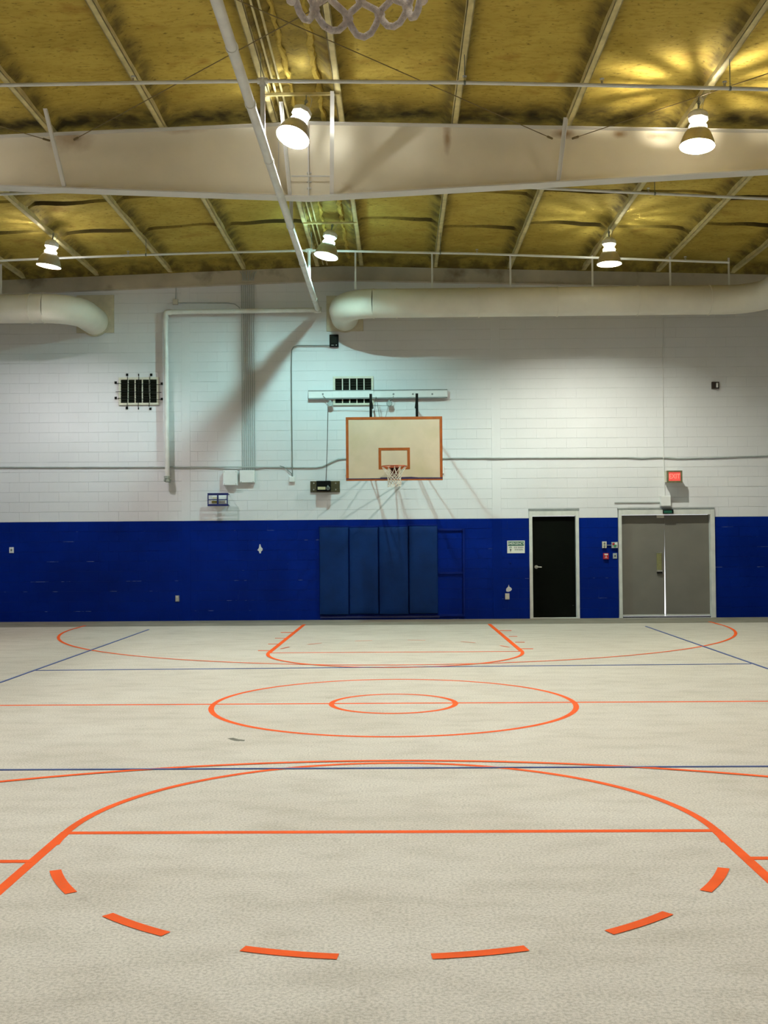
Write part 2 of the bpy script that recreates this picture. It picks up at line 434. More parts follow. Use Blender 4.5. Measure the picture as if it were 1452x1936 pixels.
# near lane
near_l, near_r = -1.83+X0, 1.83+X0
seg((near_l-0.0, YFN), (near_r, YFN), LWD, 'free_throw_line', label='orange line across the near lane')
seg((near_l, YFN+0.02), (near_l-0.02, 0.35), 0.058, 'lane_line', label='orange left side line of the near lane')
seg((near_r, YFN+0.02), (near_r+0.02, 0.35), 0.058, 'lane_line', label='orange right side line of the near lane')
ring(X0, YFN, 1.83, LWD, -0.13, PI+0.13, 80, 'free_throw_arc', label='solid orange half circle of the near lane')
yh = fxy(20, 1629)[1]
seg((near_l, yh), (near_l-0.45, yh), 0.048, 'lane_mark', label='short orange mark left of the near lane')
yh = fxy(1435, 1623)[1]
seg((near_r, yh), (near_r+0.45, yh), 0.048, 'lane_mark', label='short orange mark right of the near lane')
# dashes: arcs of the lower half of the circle, angles taken from their ends
def ang(px, py):
    x, y = fxy(px, py); return math.atan2(y-YFN, x-X0)
for (p0, p1) in [((96, 1647), (124, 1691)), ((196, 1732), (309, 1769)), ((455, 1797), (638, 1812)),
                 ((817, 1812), (1000, 1797)), ((1156, 1766), (1270, 1729)), ((1345, 1688), (1378, 1643))]:
    q0, q1 = fxy(*p0), fxy(*p1)
    r = 1.80
    ring(X0, YFN, r, 0.057, ang(*p0), ang(*p1), 10, 'dash')
# three point arcs
RB = 6.02
def three_point(yb, sgn, yend, n=90):
    ring(X0, yb, RB, 0.05, 0 if sgn > 0 else PI, PI if sgn > 0 else 2*PI, n, 'three_point_arc',
         label='wide orange three point arc of the near half' if sgn > 0 else 'wide orange three point arc of the far half')
three_point(1.93, 1, 0.4)
three_point(19.93, -1, 20.7)
seg((X0-RB, 19.93), (X0-RB, 20.62), 0.05, 'corner_line'); seg((X0+RB, 19.93), (X0+RB, 20.62), 0.05, 'corner_line')
# far lane
fl0, fr0 = fxy(575, 1181), fxy(925, 1180)
fl1, fr1 = (X0-1.83, YFF), (X0+1.83, YFF)
seg(fl0, fl1, 0.066, 'lane_line', label='orange left side line of the far lane'); seg(fr0, fr1, 0.066, 'lane_line', label='orange right side line of the far lane')
seg(fl1, fr1, 0.03, 'free_throw_line', label='thin orange line across the far lane')
ring(X0, YFF, 1.83, LWD, PI, 2*PI, 60, 'free_throw_arc', label='solid orange half circle of the far lane')
for a0 in (0.32, 0.80, 1.30, 1.78, 2.27, 2.68):
    ring(X0, YFF, 1.80, 0.03, a0, a0+0.16, 6, 'dash', label='thin worn dash in the far lane')
for (x0, x1, y, w) in [(531, 556, 1196, .055), (944, 967, 1192.5, .055), (520, 540, 1207, .02), (507, 527, 1218, .02), (488, 514, 1230.5, .025),
                       (962, 978, 1203.5, .02), (974, 992, 1214.5, .02), (983, 1008, 1227, .025)]:
    seg(fxy(x0, y), fxy(x1, y-0.0), w, 'lane_mark')
# volleyball lines
seg((XL_+0.3, 7.69), (XR_-0.3, 7.69), 0.024, 'attack_line', blue_l, 'thin blue line across the near half')
seg(fxy(68, 1268), fxy(1420, 1255.5), 0.024, 'attack_line', blue_l, 'thin blue line across the far half')
seg(fxy(0, 1291), fxy(281, 1190.5), 0.030, 'side_line', blue_l, 'thin blue line slanting to the left', ext=0.0)
seg(fxy(1221, 1184.5), fxy(1452, 1265), 0.030, 'side_line', blue_l, 'thin blue line slanting to the right')
def ext_line(pa, pb):
    a, b = Vector(fxy(*pa)), Vector(fxy(*pb)); return a + (a-b).normalized()*6.5
# strip along the wall with shade put into its colour, and its edge line
part('edge_strip', M().box(XL_, XR_, YW-1.28, YW, 0.0, 0.0008), mat('shaded_edge_coating', (0.24, 0.215, 0.16), 0.8, noise=0.2, nscale=2.5, bump=0.3, bscale=120), fl, label='strip of floor along the far wall with painted-in shade')
part('edge_seam', M().box(XL_, XR_, YW-1.30, YW-1.275, 0.0, 0.0014), mat('dark_seam', (0.13, 0.11, 0.08), 0.8, noise=0.5, nscale=1.5), fl)
part('scuff', M().flat([fxy(*p) for p in ((430, 1396), (441, 1395), (452, 1398), (463, 1399), (462, 1401), (447, 1401), (437, 1399))], 0, 0.0009),
     mat('scuff_dirt', (0.15, 0.14, 0.10), 0.8, noise=0.5, nscale=25), fl, label='dark scuff mark left of the centre circle')

# ------------------------------------------------------------------ setting: far wall with blocks
CH = 0.2032
def X_(px, py=1070): return WP(px, py).x
def Z_(px, py): return WP(px, py).z
D1 = (X_(1007), X_(1089), 2.075)      # door_1 opening
D2 = (X_(1176), X_(1344), 2.085)      # door_2 opening
FWD = 0.065
op1 = (D1[0]-FWD, D1[1]+FWD, D1[2]+0.10); op2 = (D2[0]-FWD-.01, D2[1]+FWD+.01, D2[2]+0.10)
ZT = 7.45
BLUETOP = 10*CH
wall = M()
def backing(x0, x1, z0, z1):
    for a, b, mi in ((z0, min(z1, BLUETOP), 1), (max(z0, BLUETOP), z1, 0)):
        if b > a: wall.box(x0, x1, YW+0.005, YW+0.19, a, b, mi)
backing(XL_, op1[0], 0, ZT); backing(op1[0], op1[1], op1[2], ZT); backing(op1[1], op2[0], 0, ZT)
backing(op2[0], op2[1], op2[2], ZT); backing(op2[1], XR_, 0, ZT)
wb = struct('wall_back', wall, [white_joint, blue_joint])
GAP = 0.005
BL = 0.4064
bl_mesh = M().bbox(-BL/2+.0005, BL/2-.0005, 0, 0.045, -CH/2+GAP/2, CH/2-GAP/2, 0.0018, 0, .0007).mesh('concrete_block', blue_wall)
pils = [(X_(343, 700), X_(360, 1000)), (X_(929, 800), X_(946, 800))]
pad_x = (X_(603), X_(828))
cands = []; rest_w = M(); rest_b = M()
ncourse = int(ZT/CH)+1
for j in range(ncourse):
    z0 = j*CH; z1 = min(z0+CH, ZT)
    off = 0 if j % 2 else BL/2
    x = XL_ - off
    while x < XR_:
        a, b = max(x, XL_), min(x+BL, XR_)
        segs = [(a, b, z0)]
        for (o0, o1, oz) in (op1, op2):
            ns = []
            for (p, q, zz) in segs:
                if z0 >= oz-0.02 or q <= o0 or p >= o1: ns.append((p, q, zz)); continue
                if z1 > oz+0.02:   # course cut above the opening
                    ns += [(p, min(q, o0), zz)] if p < o0 else []
                    ns.append((max(p, o0), min(q, o1), oz))
                    ns += [(max(p, o1), q, zz)] if q > o1 else []
                else:
                    if p < o0: ns.append((p, o0, zz))
                    if q > o1: ns.append((o1, q, zz))
            segs = ns
        for (p, q, zz) in segs:
            if q-p < 0.02: continue
            if j < 10 and abs((q-p)-BL) < 1e-6:
                cands.append(((p+q)/2, (z0+z1)/2)); continue
            tgt = rest_b if j < 10 else rest_w
            jy = random.uniform(-0.0006, 0.0006)
            tgt.bbox(p+.0005, q-.0005, YW+jy, YW+0.045, zz+GAP/2, z1-GAP/2, 0.0018, 0, .0007)
        x += BL
def vis(c):
    u, v = pix((c[0], YW, c[1]))
    return -10 < u < 1462 and not (605 < u < 826)
cands.sort(key=lambda c: (not vis(c), (c[0])**2 + (c[1]-EYE)**2))
for i, (x, z) in enumerate(cands):
    if i < 300:
        o = link('concrete_block', bl_mesh, wb, (x, YW+random.uniform(-.0006, .0006), z))
    else:
        rest_b.bbox(x-BL/2+.0005, x+BL/2-.0005, YW, YW+0.045, z-CH/2+GAP/2, z+CH/2-GAP/2, 0.0018, 0, .0007)
o = part('block_courses', rest_w, white_wall, wb, label='white painted upper block courses'); o['kind'] = 'stuff'
o = part('block_courses', rest_b, blue_wall, wb, label='blue painted lower block courses'); o['kind'] = 'stuff'
for i, (a, b) in enumerate(pils):
    m = M()
    m.bbox(a, b, YW-0.006, YW, 0.0, BLUETOP, 0.002, 1); m.bbox(a, b, YW-0.006, YW, BLUETOP, 6.9, 0.002, 0)
    part('control_joint_strip', m, [white_wall, blue_wall], wb)

# other walls
struct('wall_left', M().box(XL_-0.2, XL_, YN-0.2, YW+0.2, -0.1, BLUETOP, 1).box(XL_-0.2, XL_, YN-0.2, YW+0.2, BLUETOP, ZT, 0), [white_wall, blue_wall])
struct('wall_right', M().box(XR_, XR_+0.2, YN-0.2, YW+0.2, -0.1, BLUETOP, 1).box(XR_, XR_+0.2, YN-0.2, YW+0.2, BLUETOP, ZT, 0), [white_wall, blue_wall])
struct('wall_front', M().box(XL_, XR_, YN-0.2, YN, -0.1, BLUETOP, 1).box(XL_, XR_, YN-0.2, YN, BLUETOP, ZT, 0), [white_wall, blue_wall])

# paint chips on the blue wall
chipm = mat('bare_patch', (0.60, 0.60, 0.58), 0.8, noise=0.15, nscale=30)
def chip(cx, cy, pts, nm='bare_patch'):
    poly = [(WP(cx+dx, cy+dy).x, WP(cx+dx, cy+dy).z) for dx, dy in pts]
    part(nm, M().prism(poly, YW-0.0025, YW), chipm, wb, label='white bare patch where the blue paint is chipped off')
chip(491.5, 1038, [(-1, -9), (1, -9), (2, -4), (5, -1), (5, 2), (2, 5), (2, 8), (-1, 8), (-2, 4), (-5, 2), (-2, -2)])
chip(962, 1112, [(0, -7), (1, -3), (4, -1), (6, 2), (4, 5), (-1, 7), (-5, 6), (-5, 1), (-2, -2)])

# ------------------------------------------------------------------ doors
def strip(m, x0, x1, z0, z1, y0, y1, mi=0, b=0.003): m.bbox(x0, x1, y0, y1, z0, z1, b, mi)
d1 = M()
strip(d1, D1[0]-FWD, D1[0], 0, D1[2]+0.10, YW-0.03, YW+0.12); strip(d1, D1[1], D1[1]+FWD, 0, D1[2]+0.10, YW-0.03, YW+0.12)
strip(d1, D1[0], D1[1], D1[2], D1[2]+0.10, YW-0.03, YW+0.12)
t = thing('door_1', 'black single door in a white metal frame with a lever handle on its left edge', 'door', ((D1[0]+D1[1])/2, YW, 0)); t['kind'] = 'structure'
L1 = t.location.copy()
part('door_frame', loc_m(d1, L1), framew, t)
lf = part('door_leaf', loc_m(M().bbox(D1[0]+0.004, D1[1]-0.004, YW+0.045, YW+0.09, 0.02, D1[2]-0.004, 0.003), L1), blackd, t)
hx, hz = X_(1014.5, 1072), Z_(1014.5, 1072)
m = M().lathe([(0.0, -0.012), (0.036, -0.012), (0.036, 0.0), (0.0, 0.0)], 18, (hx, YW+0.045, hz), axis='y')
m.tube([(hx, YW+0.04, hz), (hx, YW-0.02, hz), (hx+0.02, YW-0.03, hz), (hx+0.10, YW-0.028, hz-0.004)], [0.014, 0.014, 0.013, 0.010], 10)
hd = part('door_handle', loc_m(m, L1), steel, t, True, 'silver lever handle')
part('threshold', loc_m(M().bbox(D1[0], D1[1], YW-0.02, YW+0.12, 0.0, 0.018, 0.004), L1), framew, t)
part('lintel_strip', loc_m(M().bbox(D1[0]-FWD-0.01, D1[1]+FWD+0.01, YW-0.022, YW, D1[2]+0.105, D1[2]+0.15, 0.003), L1), stripg, t, label='grey metal strip over the frame')

t = thing('door_2', 'grey double door in a white metal frame with daylight showing between its leaves', 'door', ((D2[0]+D2[1])/2, YW, 0)); t['kind'] = 'structure'
L2 = t.location.copy()
d2 = M()
strip(d2, D2[0]-FWD, D2[0], 0, D2[2]+0.10, YW-0.03, YW+0.17); strip(d2, D2[1], D2[1]+FWD+.02, 0, D2[2]+0.10, YW-0.03, YW+0.17)
strip(d2, D2[0], D2[1], D2[2], D2[2]+0.10, YW-0.03, YW+0.17)
part('door_frame', loc_m(d2, L2), framew, t)
xm_t, xm_b = X_(1258.5, 975), X_(1260.5, 1166)
zt = D2[2]-0.004
la = M().prism([(D2[0]+.004, .03), (xm_b-0.016, .03), (xm_t-0.001, zt), (D2[0]+.004, zt)], YW+0.10, YW+0.145)
lb = M().prism([(xm_b+0.016, .03), (D2[1]-.004, .03), (D2[1]-.004, zt), (xm_t+0.001, zt)], YW+0.10, YW+0.145)
l_a = part('door_leaf', loc_m(la, L2), greyd, t, label='left grey leaf with a pull plate'); part('door_leaf', loc_m(lb, L2), greyd, t, label='right plain grey leaf')
px0, px1 = X_(1243.5, 1060), X_(1253, 1060); pz0, pz1 = Z_(1248, 1083), Z_(1248, 1045)
m = M().bbox(px0, px1, YW+0.075, YW+0.10, pz0+0.05, pz1, 0.004, 0)
m.bbox(px0-.003, px1+.003, YW+0.067, YW+0.10, pz1-0.006, pz1+0.004, 0.002, 1)
m.bbox(px0-.003, px1+.003, YW+0.035, YW+0.10, pz0+0.02, pz0+0.055, 0.005, 1); m.bbox(px0, px1, YW+0.045, YW+0.10, pz0-.01, pz0+0.02, 0.004, 2)
part('pull_handle', loc_m(m, L2), [brass, steel, blackm], t, label='olive pull plate with a silver lower edge')
part('door_sweep', loc_m(M().bbox(D2[0]+.005, xm_b-.018, YW+0.085, YW+0.10, .035, .06, .002).bbox(xm_b+.018, D2[1]-.005, YW+0.085, YW+0.10, .035, .06, .002), L2), framew, t)
part('threshold', loc_m(M().bbox(D2[0], D2[1], YW+0.03, YW+0.17, 0.0, 0.02, 0.004), L2), blackm, t, label='black threshold')
part('lintel_strip', loc_m(M().bbox(D2[0]-FWD-0.02, D2[1]+FWD+0.02, YW-0.022, YW, D2[2]+0.105, D2[2]+0.14, 0.003), L2), stripg, t, label='grey metal strip over the frame')
m = M().bbox(X_(1243, 976), X_(1256, 976), YW+0.01, YW+0.10, Z_(1250, 979), Z_(1250, 974), 0.006)
part('latch', loc_m(m, L2), ivory, t, label='ivory latch box at the head of the leaves')
m = M().box(D2[0]-.3, D2[1]+.3, YW+0.25, YW+1.4, -.12, -.02)
st = struct('trim_2', m, mat('outside_step_concrete', (0.5, 0.5, 0.48), 0.8, noise=0.2, nscale=5))

# ------------------------------------------------------------------ ceiling
PX = [XR-0.41, XR+0.41]
k = 1
while XR+0.41+SP*k < XR_-0.1: PX.append(XR+0.41+SP*k); k += 1
k = 1
while XR-0.41-SP*k > XL_+0.1: PX.append(XR-0.41-SP*k); k += 1
PX.sort()
def roofz(x): return HR - SL*abs(x-XR)
def hnoise(x, y, s):
    return (math.sin(x*3.1*s+1.3*math.sin(y*2.3*s)) + math.sin(y*4.7*s+2.1*math.sin(x*1.7*s+.5)) + math.sin((x+y)*6.1*s+.7))/3
def build_ceiling():
    edges = [XL_] + PX + [XR_]
    verts, faces, grime_shade, seam = [], [], [], []
    for si in range(len(edges)-1):
        a, b = edges[si], edges[si+1]
        w = b-a; ridge = (w < 0.9 and a > XR-1 and b < XR+1)
        nx = 16 if not ridge else 14
        rs = random.Random(si*13+5)
        # cross seams where two foam passes meet
        seams = []
        y = 1.0 + rs.uniform(0, 0.8)
        while y < YW:
            seams.append(y); y += rs.choice([1.75, 1.85, 2.0, 1.6])
        if not ridge:
            seams = [s for s in seams if not (YB-5.5 < s < YB+1.0)] if True else seams
            seams = [s for s in seams if s < YB-5 or s > YB+0.8]
            # the two rows seen behind the beam
            seams = [s for s in seams if s < 8] + [17.15+rs.uniform(-.22, .22), 18.95+rs.uniform(-.25, .25)]
        else: seams = []
        ys = set(round(YN + i*0.12, 3) for i in range(int((YW-YN)/0.12)+1)); ys.add(YW)
        for s in seams:
            ys = set(q for q in ys if abs(q-s) > 0.09)
            for d in (-0.07, -0.025, 0.0, 0.02, 0.07): ys.add(s+d)
        ys = sorted(ys)
        base = len(verts)
        for yy in ys:
            for i in range(nx+1):
                u = .5-.5*math.cos(PI*i/nx); x = a + w*u
                e = min(u, 1-u)*w                 # distance from a purlin
                cove = 0.095*math.exp(-(e/0.085)**2)
                z = roofz(x) + 0.165 - cove + 0.020*hnoise(x, yy, 1.0) + 0.004*hnoise(x+5, yy, 3.1)
                sm = 0.0
                for s in seams:
                    wob = 0.03*math.sin(x*5+s)+0.015*math.sin(x*13)
                    d = yy-s
                    if abs(d) < 0.12:
                        on = 1.0 if e > 0.08 else 0.3
                        vis_ = 0.5+0.5*math.sin(x*2.3+s*7)
                        on *= (0.45+0.55*vis_)
                        if abs(d) < 0.003: z += 0.070*on; sm = on
                        elif -0.03 < d < 0: z += 0.015*on; sm = 0.35*on
                        elif 0 < d < 0.03: z -= 0.045*on; sm = 0.95*on
                        elif d > 0: z -= 0.015*on
                xx, yv = x, yy
                for s in seams:
                    if abs(yy-s) < 0.08: yv = yy + 0.03*math.sin(x*4+s)*(1-abs(yy-s)/0.2)
                if ridge:
                    z += -0.03 + 0.03*hnoise(x, yy, 2.6) - 0.035*max(0, math.sin(u*PI*5+math.sin(yy*1.3)))
                if i in (0, nx): z = max(z, roofz(x)+0.03)
                if yy > YW-0.30:
                    f = min(1, (yy-(YW-0.30))/0.16); z = z*(1-f) + (roofz(x)-0.006)*f
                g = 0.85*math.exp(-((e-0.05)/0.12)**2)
                g = max(g, 0.95*math.exp(-((yy-YB-0.0)/0.42)**2), 0.9*math.exp(-((yy-YW)/0.55)**2))  # beam's shade painted into the foam colour; far wall edge darkened too
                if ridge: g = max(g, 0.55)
                verts.append((xx, min(yv, YW) if yy < YW else YW, z)); grime_shade.append(g); seam.append(sm)
        for r in range(len(ys)-1):
            for i in range(nx):
                p = base + r*(nx+1)+i
                faces.append((p, p+nx+1, p+nx+2, p+1))
    me = bpy.data.meshes.new('ceiling'); me.from_pydata(verts, [], faces)
    me.materials.append(foamm)
    me.polygons.foreach_set('use_smooth', [True]*len(faces))
    at = me.attributes.new('grime_shade', 'FLOAT', 'POINT'); at.data.foreach_set('value', grime_shade)
    at = me.attributes.new('seam', 'FLOAT', 'POINT'); at.data.foreach_set('value', seam)
    me.update()
    o = bpy.data.objects.new('ceiling', me); C.objects.link(o); o['kind'] = 'structure'
    return o
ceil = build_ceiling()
for x in PX:
    z = roofz(x); s = 1 if x > XR else -1
    m = M()
    m.box(x-0.006, x+0.006, YN, YW-0.001, z, z+0.2)
    m.box(min(x, x+s*0.075)-0.003, max(x, x+s*0.075)+.003, YN, YW-0.001, z, z+0.008)          # bottom flange of the Z section
    m.box(x+s*0.072-0.003, x+s*0.072+0.003, YN, YW-0.001, z, z+0.022)                    # lip
    part('purlin', m, purl, ceil)
for x, r0, sd in ((XR-.15, .030, 3), (XR+.20, .036, 9)):
    rd = random.Random(sd); pts, rs = [], []
    y = YN+.05
    while y < YW-.35:
        pts.append((x+rd.uniform(-.018, .018), y, HR+.105+rd.uniform(-.012, .012))); rs.append(r0*rd.uniform(.6, 1.35)); y += .10
    part('foam_bead', M().tube(pts, rs, 7), foamm, ceil, True)
# metal roof sheet above the foam keeps daylight out
part('roof_sheet', M().add([(XL_-.2, YN-.2, roofz(XL_)+.30), (XR, YN-.2, HR+.30), (XR_+.2, YN-.2, roofz(XR_)+.30), (XL_-.2, YW+.2, roofz(XL_)+.30), (XR, YW+.2, HR+.30), (XR_+.2, YW+.2, roofz(XR_)+.30)],
     [(0, 1, 4, 3), (1, 2, 5, 4)]), stripg, ceil)
# rafter along the top of the far wall
def slope_bar(m, x0, x1, dz0, dz1, y0, y1, mi=0):
    for a, b in ((x0, XR), (XR, x1)):
        za, zb = roofz(a), roofz(b)
        vs = [(a, y0, za+dz0), (b, y0, zb+dz0), (b, y1, zb+dz0), (a, y1, za+dz0), (a, y0, za+dz1), (b, y0, zb+dz1), (b, y1, zb+dz1), (a, y1, za+dz1)]
        m.add(vs, [(0,3,2,1),(4,5,6,7),(0,1,5,4),(1,2,6,5),(2,3,7,6),(3,0,4,7)], mi)
m = M(); slope_bar(m, XL_, XR_, -0.27, -0.002, YW-0.11, YW-0.015); slope_bar(m, XL_, XR_, -0.285, -0.27, YW-0.12, YW-0.001)
struct('trim_1', m, rafter)

# ------------------------------------------------------------------ roof beams
def roof_beam(yb, label, braces=True):
    t = thing('roof_beam', label, 'beam', (XR, yb, 6.2)); Lc = t.location.copy()
    zb0, sb = 6.20, 0.047
    def zb(x): return zb0 + sb*abs(x-XR)
    web, bf, tf = M(), M(), M()
    for a, b in ((XL_+.01, XR), (XR, XR_-.01)):
        web.prism([(a, zb(a)), (b, zb(b)), (b, roofz(b)-.012), (a, roofz(a)-.012)], yb-0.006, yb+0.006)
        bf.prism([(a, zb(a)-.016), (b, zb(b)-.016), (b, zb(b)), (a, zb(a))], yb-0.11, yb+0.11)
        tf.prism([(a, roofz(a)-.014), (b, roofz(b)-.014), (b, roofz(b)-.001), (a, roofz(a)-.001)], yb-0.10, yb+0.10)
    part('web', loc_m(web, Lc), cream, t); part('bottom_flange', loc_m(bf, Lc), beamw, t); part('top_flange', loc_m(tf, Lc), beamw, t)
    if braces:
        part('stiffener', loc_m(M().box(XR-.008, XR+.008, yb-.10, yb-.006, zb(XR), HR-.014), Lc), beamw, t)
        xs = onY(527, 300, yb).x
        part('splice_seam', loc_m(M().box(xs-.006, xs+.006, yb-.012, yb-.006, zb(xs), roofz(xs)-.014), Lc), beamw, t)
        for py in (328, 333.5, 345, 357):
            for sx in (-1, 1):
                p = onY(587+sx*4.5, py, yb-.03)
                part('bolt', loc_m(M().lathe([(0, -.012), (.014, -.012), (.014, .0), (0.012, .024), (0, .024)], 6, (XR+sx*.012, yb-.05, p.z), axis='x'), Lc), beamw, t)
        for (a, b, w) in [((85, 205), (121, 343), .055), ((531, 192), (548, 357), .055), ((628, 172), (627, 356), .055), ((1069, 222), (1055, 336), .055)]:
            top = onZ(a[0], a[1], roofz(onY(a[0], a[1], 13.3).x)-.002); bot = onY(b[0], b[1], yb-.08)
            bot.z = zb(bot.x)+0.004
            top = onZ(a[0], a[1], roofz(top.x)-.002)
            mm = M(); mm.bar(top, bot, .05, .006); mm.bar(top+Vector((.024, 0, -.02)), bot+Vector((.024, .0, 0.02)), .006, .05)
            part('flange_brace', loc_m(mm, Lc), beamw, t)
        mm = M().tube([onY(551, 333, yb-.12), onY(624, 333, yb-.12)], .010, 8)
        part('tie_rod', loc_m(mm, Lc), beamw, t)
    return t
roof_beam(YB, 'deep cream steel beam crossing the hall under the yellow ceiling', True)
roof_beam(6.75, 'cream steel beam nearer the camera, above the top of the picture', False)

# thin cross-bracing rods in the roof
def rod(a, b, label):
    m = M().tube([a, b], 0.0055, 6)
    for e in (a, b):
        d = (Vector(b)-Vector(a)).normalized()*(1 if e is a else -1)
        m.tube([Vector(e), Vector(e)+d*0.10], 0.014, 6)
    tag(link('bracing_rod', m.mesh('bracing_rod', rodm, True)), label, 'rod', 'thin bracing rods under the ceiling')
zz_ = lambda x: roofz(x)-0.10
def rodpt(px, py):
    p = onY(px, py, YB-.02); return p
for (px, py, dx, lab) in [(140, 264, 1.02, 'thin rusty rod running up to the right from the left end of the cream beam'),
                          (94, 266, -0.85, 'thin rusty rod running up to the left edge from the cream beam'),
                          (1044, 262, -0.99, 'thin rusty rod running up to the left from beside the right brace'),
                          (1082, 262, 0.95, 'thin rusty rod running up to the right behind the bright right lamp')]:
    p = rodpt(px, py); p.y -= 0.0
    x1 = p.x + dx*7.1
    x1 = max(XL_+.1, min(XR_-.1, x1)); yy = YB - abs((x1-p.x)/dx)
    q = Vector((x1, yy, roofz(x1)-0.04))
    rod(Vector(p), q, lab)

# ------------------------------------------------------------------ sprinkler pipes
tm = thing('sprinkler_main', 'thick white sprinkler main running overhead to the far wall and down it', 'pipe', (0, 0, 0))
Pe = onY(601, 586, YW-0.22); zmain = Pe.z
Pn = onY(409, 0, 8.72)
dirm = (Pn-Pe).normalized()
Pnn = Pe + dirm*((YN+0.1-Pe.y)/dirm.y)
tm.location = Pe
part('main_pipe', loc_m(M().tube([Pe, Pnn], 0.052, 16), Pe), pipew, tm, True)
def mainpt(y): return Pe + dirm*((y-Pe.y)/dirm.y)
for y in (9.6, 10.9, 12.6, 15.4, 17.6, 20.4):
    p = mainpt(y); part('coupling', loc_m(M().tube([p+dirm*.02, p-dirm*.02], .060, 16), Pe), pipew, tm, True)
Pc = onY(314, 590, YW-0.14); Pc.z = Pe.z
p_d = onY(317.5, 902, YW-0.14)
part('cross_pipe', loc_m(M().tube([Pe+Vector((.05, 0.0, 0)), Vector((Pc.x+.02, Pe.y+.06, Pc.z))], .048, 14), Pe), pipew, tm, True)
xd = onY(313, 620, YW-0.15).x
part('elbow', loc_m(M().tube([Vector((xd+.12, YW-.155, Pc.z)), Vector((xd+.02, YW-.152, Pc.z-.005)), Vector((xd, YW-.15, Pc.z-.03)), Vector((xd, YW-.15, Pc.z-.14))], .058, 14), Pe), pipew, tm, True)
xb = onY(316.5, 905, YW-0.15).x
part('drop_pipe', loc_m(M().tube([(xd, YW-.15, Pc.z-.02), (xb, YW-.15, p_d.z)], .048, 14), Pe), pipew, tm, True)
v = Vector((xb, YW-.15, p_d.z))
m = M().tube([v+Vector((0, 0, .02)), v+Vector((0, 0, -.02))], .07, 14)
m.tube([v, v+Vector((0.01, -.01, -.10))], [.045, .05], 12); m.tube([v+Vector((-.06, -.03, -.06)), v+Vector((.06, .03, -.08))], .035, 12)
part('valve', loc_m(m, Pe), mat('greenish_valve_paint', (.40, .46, .40), .5, noise=.3, nscale=20), tm, True, 'green-white valve at the foot of the pipe')
part('elbow', loc_m(M().tube([Pe+Vector((0, .0, 0)), Pe+dirm*.10], .064, 14).tube([Pe+Vector((.07, 0, 0)), Pe+Vector((-.08, .01, 0))], .060, 14), Pe), pipew, tm, True)
for (px, py) in ((311, 690), (315, 820)):
    p = onY(px, py, YW-.15)
    xx = xd + (xb-xd)*(Pc.z-p.z)/(Pc.z-p_d.z)
    part('wall_clamp', loc_m(M().box(xx-.012, xx+.012, YW-.11, YW-.001, p.z-.015, p.z+.015).tube([(xx, YW-.15, p.z-.015), (xx, YW-.15, p.z+.015)], .054, 12), Pe), pipew, tm)

def branch(Y, pts, label, riser_px=None, heads=(), endx=None, extend=True):
    P = [onY(x, y, Y) for x, y in pts]
    if extend:
        d = (P[0]-P[1]).normalized(); P = [P[0] + d*((P[0].x-(XL_+.25))/abs(d.x))] + P
        if endx is None:
            d = (P[-1]-P[-2]).normalized(); P = P + [P[-1] + d*(((XR_-.25)-P[-1].x)/abs(d.x))]
    for p in P: p.z = min(p.z, roofz(p.x)-0.05)
    t = thing('sprinkler_branch', label, 'pipe', P[1], 'thin white sprinkler branch pipes'); Lc = t.location.copy()
    part('pipe_run', loc_m(M().tube(P, .021, 10), Lc), pipew, t, True)
    mp = mainpt(Y)
    def zat(x):
        for a, b in zip(P, P[1:]):
            if a.x <= x <= b.x: return a.z+(b.z-a.z)*(x-a.x)/(b.x-a.x)
        return P[-1].z
    part('riser', loc_m(M().tube([(mp.x+.0, Y, zat(mp.x)), (mp.x+.0, Y, mp.z+.055)], .028, 10), Lc), pipew, t, True)
    part('tee', loc_m(M().tube([(mp.x-.06, Y, zat(mp.x)), (mp.x+.06, Y, zat(mp.x))], .034, 10).tube([(mp.x, Y, zat(mp.x)+.03), (mp.x, Y, zat(mp.x)-.06)], .036, 10), Lc), pipew, t, True)
    for h in heads:
        x = onY(h, 300, Y).x; z = zat(x)
        mm = M().tube([(x, Y, z), (x, Y, z+.05)], .014, 8).lathe([(0.0, .075), (.026, .073), (.026, .078), (0, .08)], 12, (x, Y, z))
        mm.tube([(x-.015, Y, z+.05), (x-.02, Y, z+.065), (x-.004, Y, z+.078)], .003, 5).tube([(x+.015, Y, z+.05), (x+.02, Y, z+.065), (x+.004, Y, z+.078)], .003, 5)
        part('sprinkler_head', loc_m(mm, Lc), steel, t)
    hx = []
    for i, x in enumerate(PX):
        if i % 2 == 0 and P[0].x < x < P[-1].x:
            z = zat(x+.04)
            if roofz(x)-z > .07:
                part('hanger', loc_m(M().tube([(x+.04, Y, z), (x+.04, Y, roofz(x)-.001)], .005, 6).tube([(x+.028, Y, z), (x+.052, Y, z)], .027, 10), Lc), conddk, t)
    return t
branch(12.0, [(0, 161), (250, 156.5), (497, 153), (860, 156), (1150, 161.5), (1452, 169)], 'white sprinkler branch pipe nearest the camera, in front of the cream beam', heads=(252, 880, 1140, 1372))
branch(15.55, [(0, 367), (240, 358), (590, 348), (1000, 354.5), (1452, 376)], 'white sprinkler branch pipe just behind the cream beam', heads=(129, 1047, 1225))
# the far branch ends above the duct
branch(19.1, [(0, 492.6), (240, 483), (400, 477.7), (590, 473.6), (900, 479.5), (1378, 496)], 'white sprinkler branch pipe nearest the far wall, above the duct', heads=(242, 437, 900, 1293), endx=1)

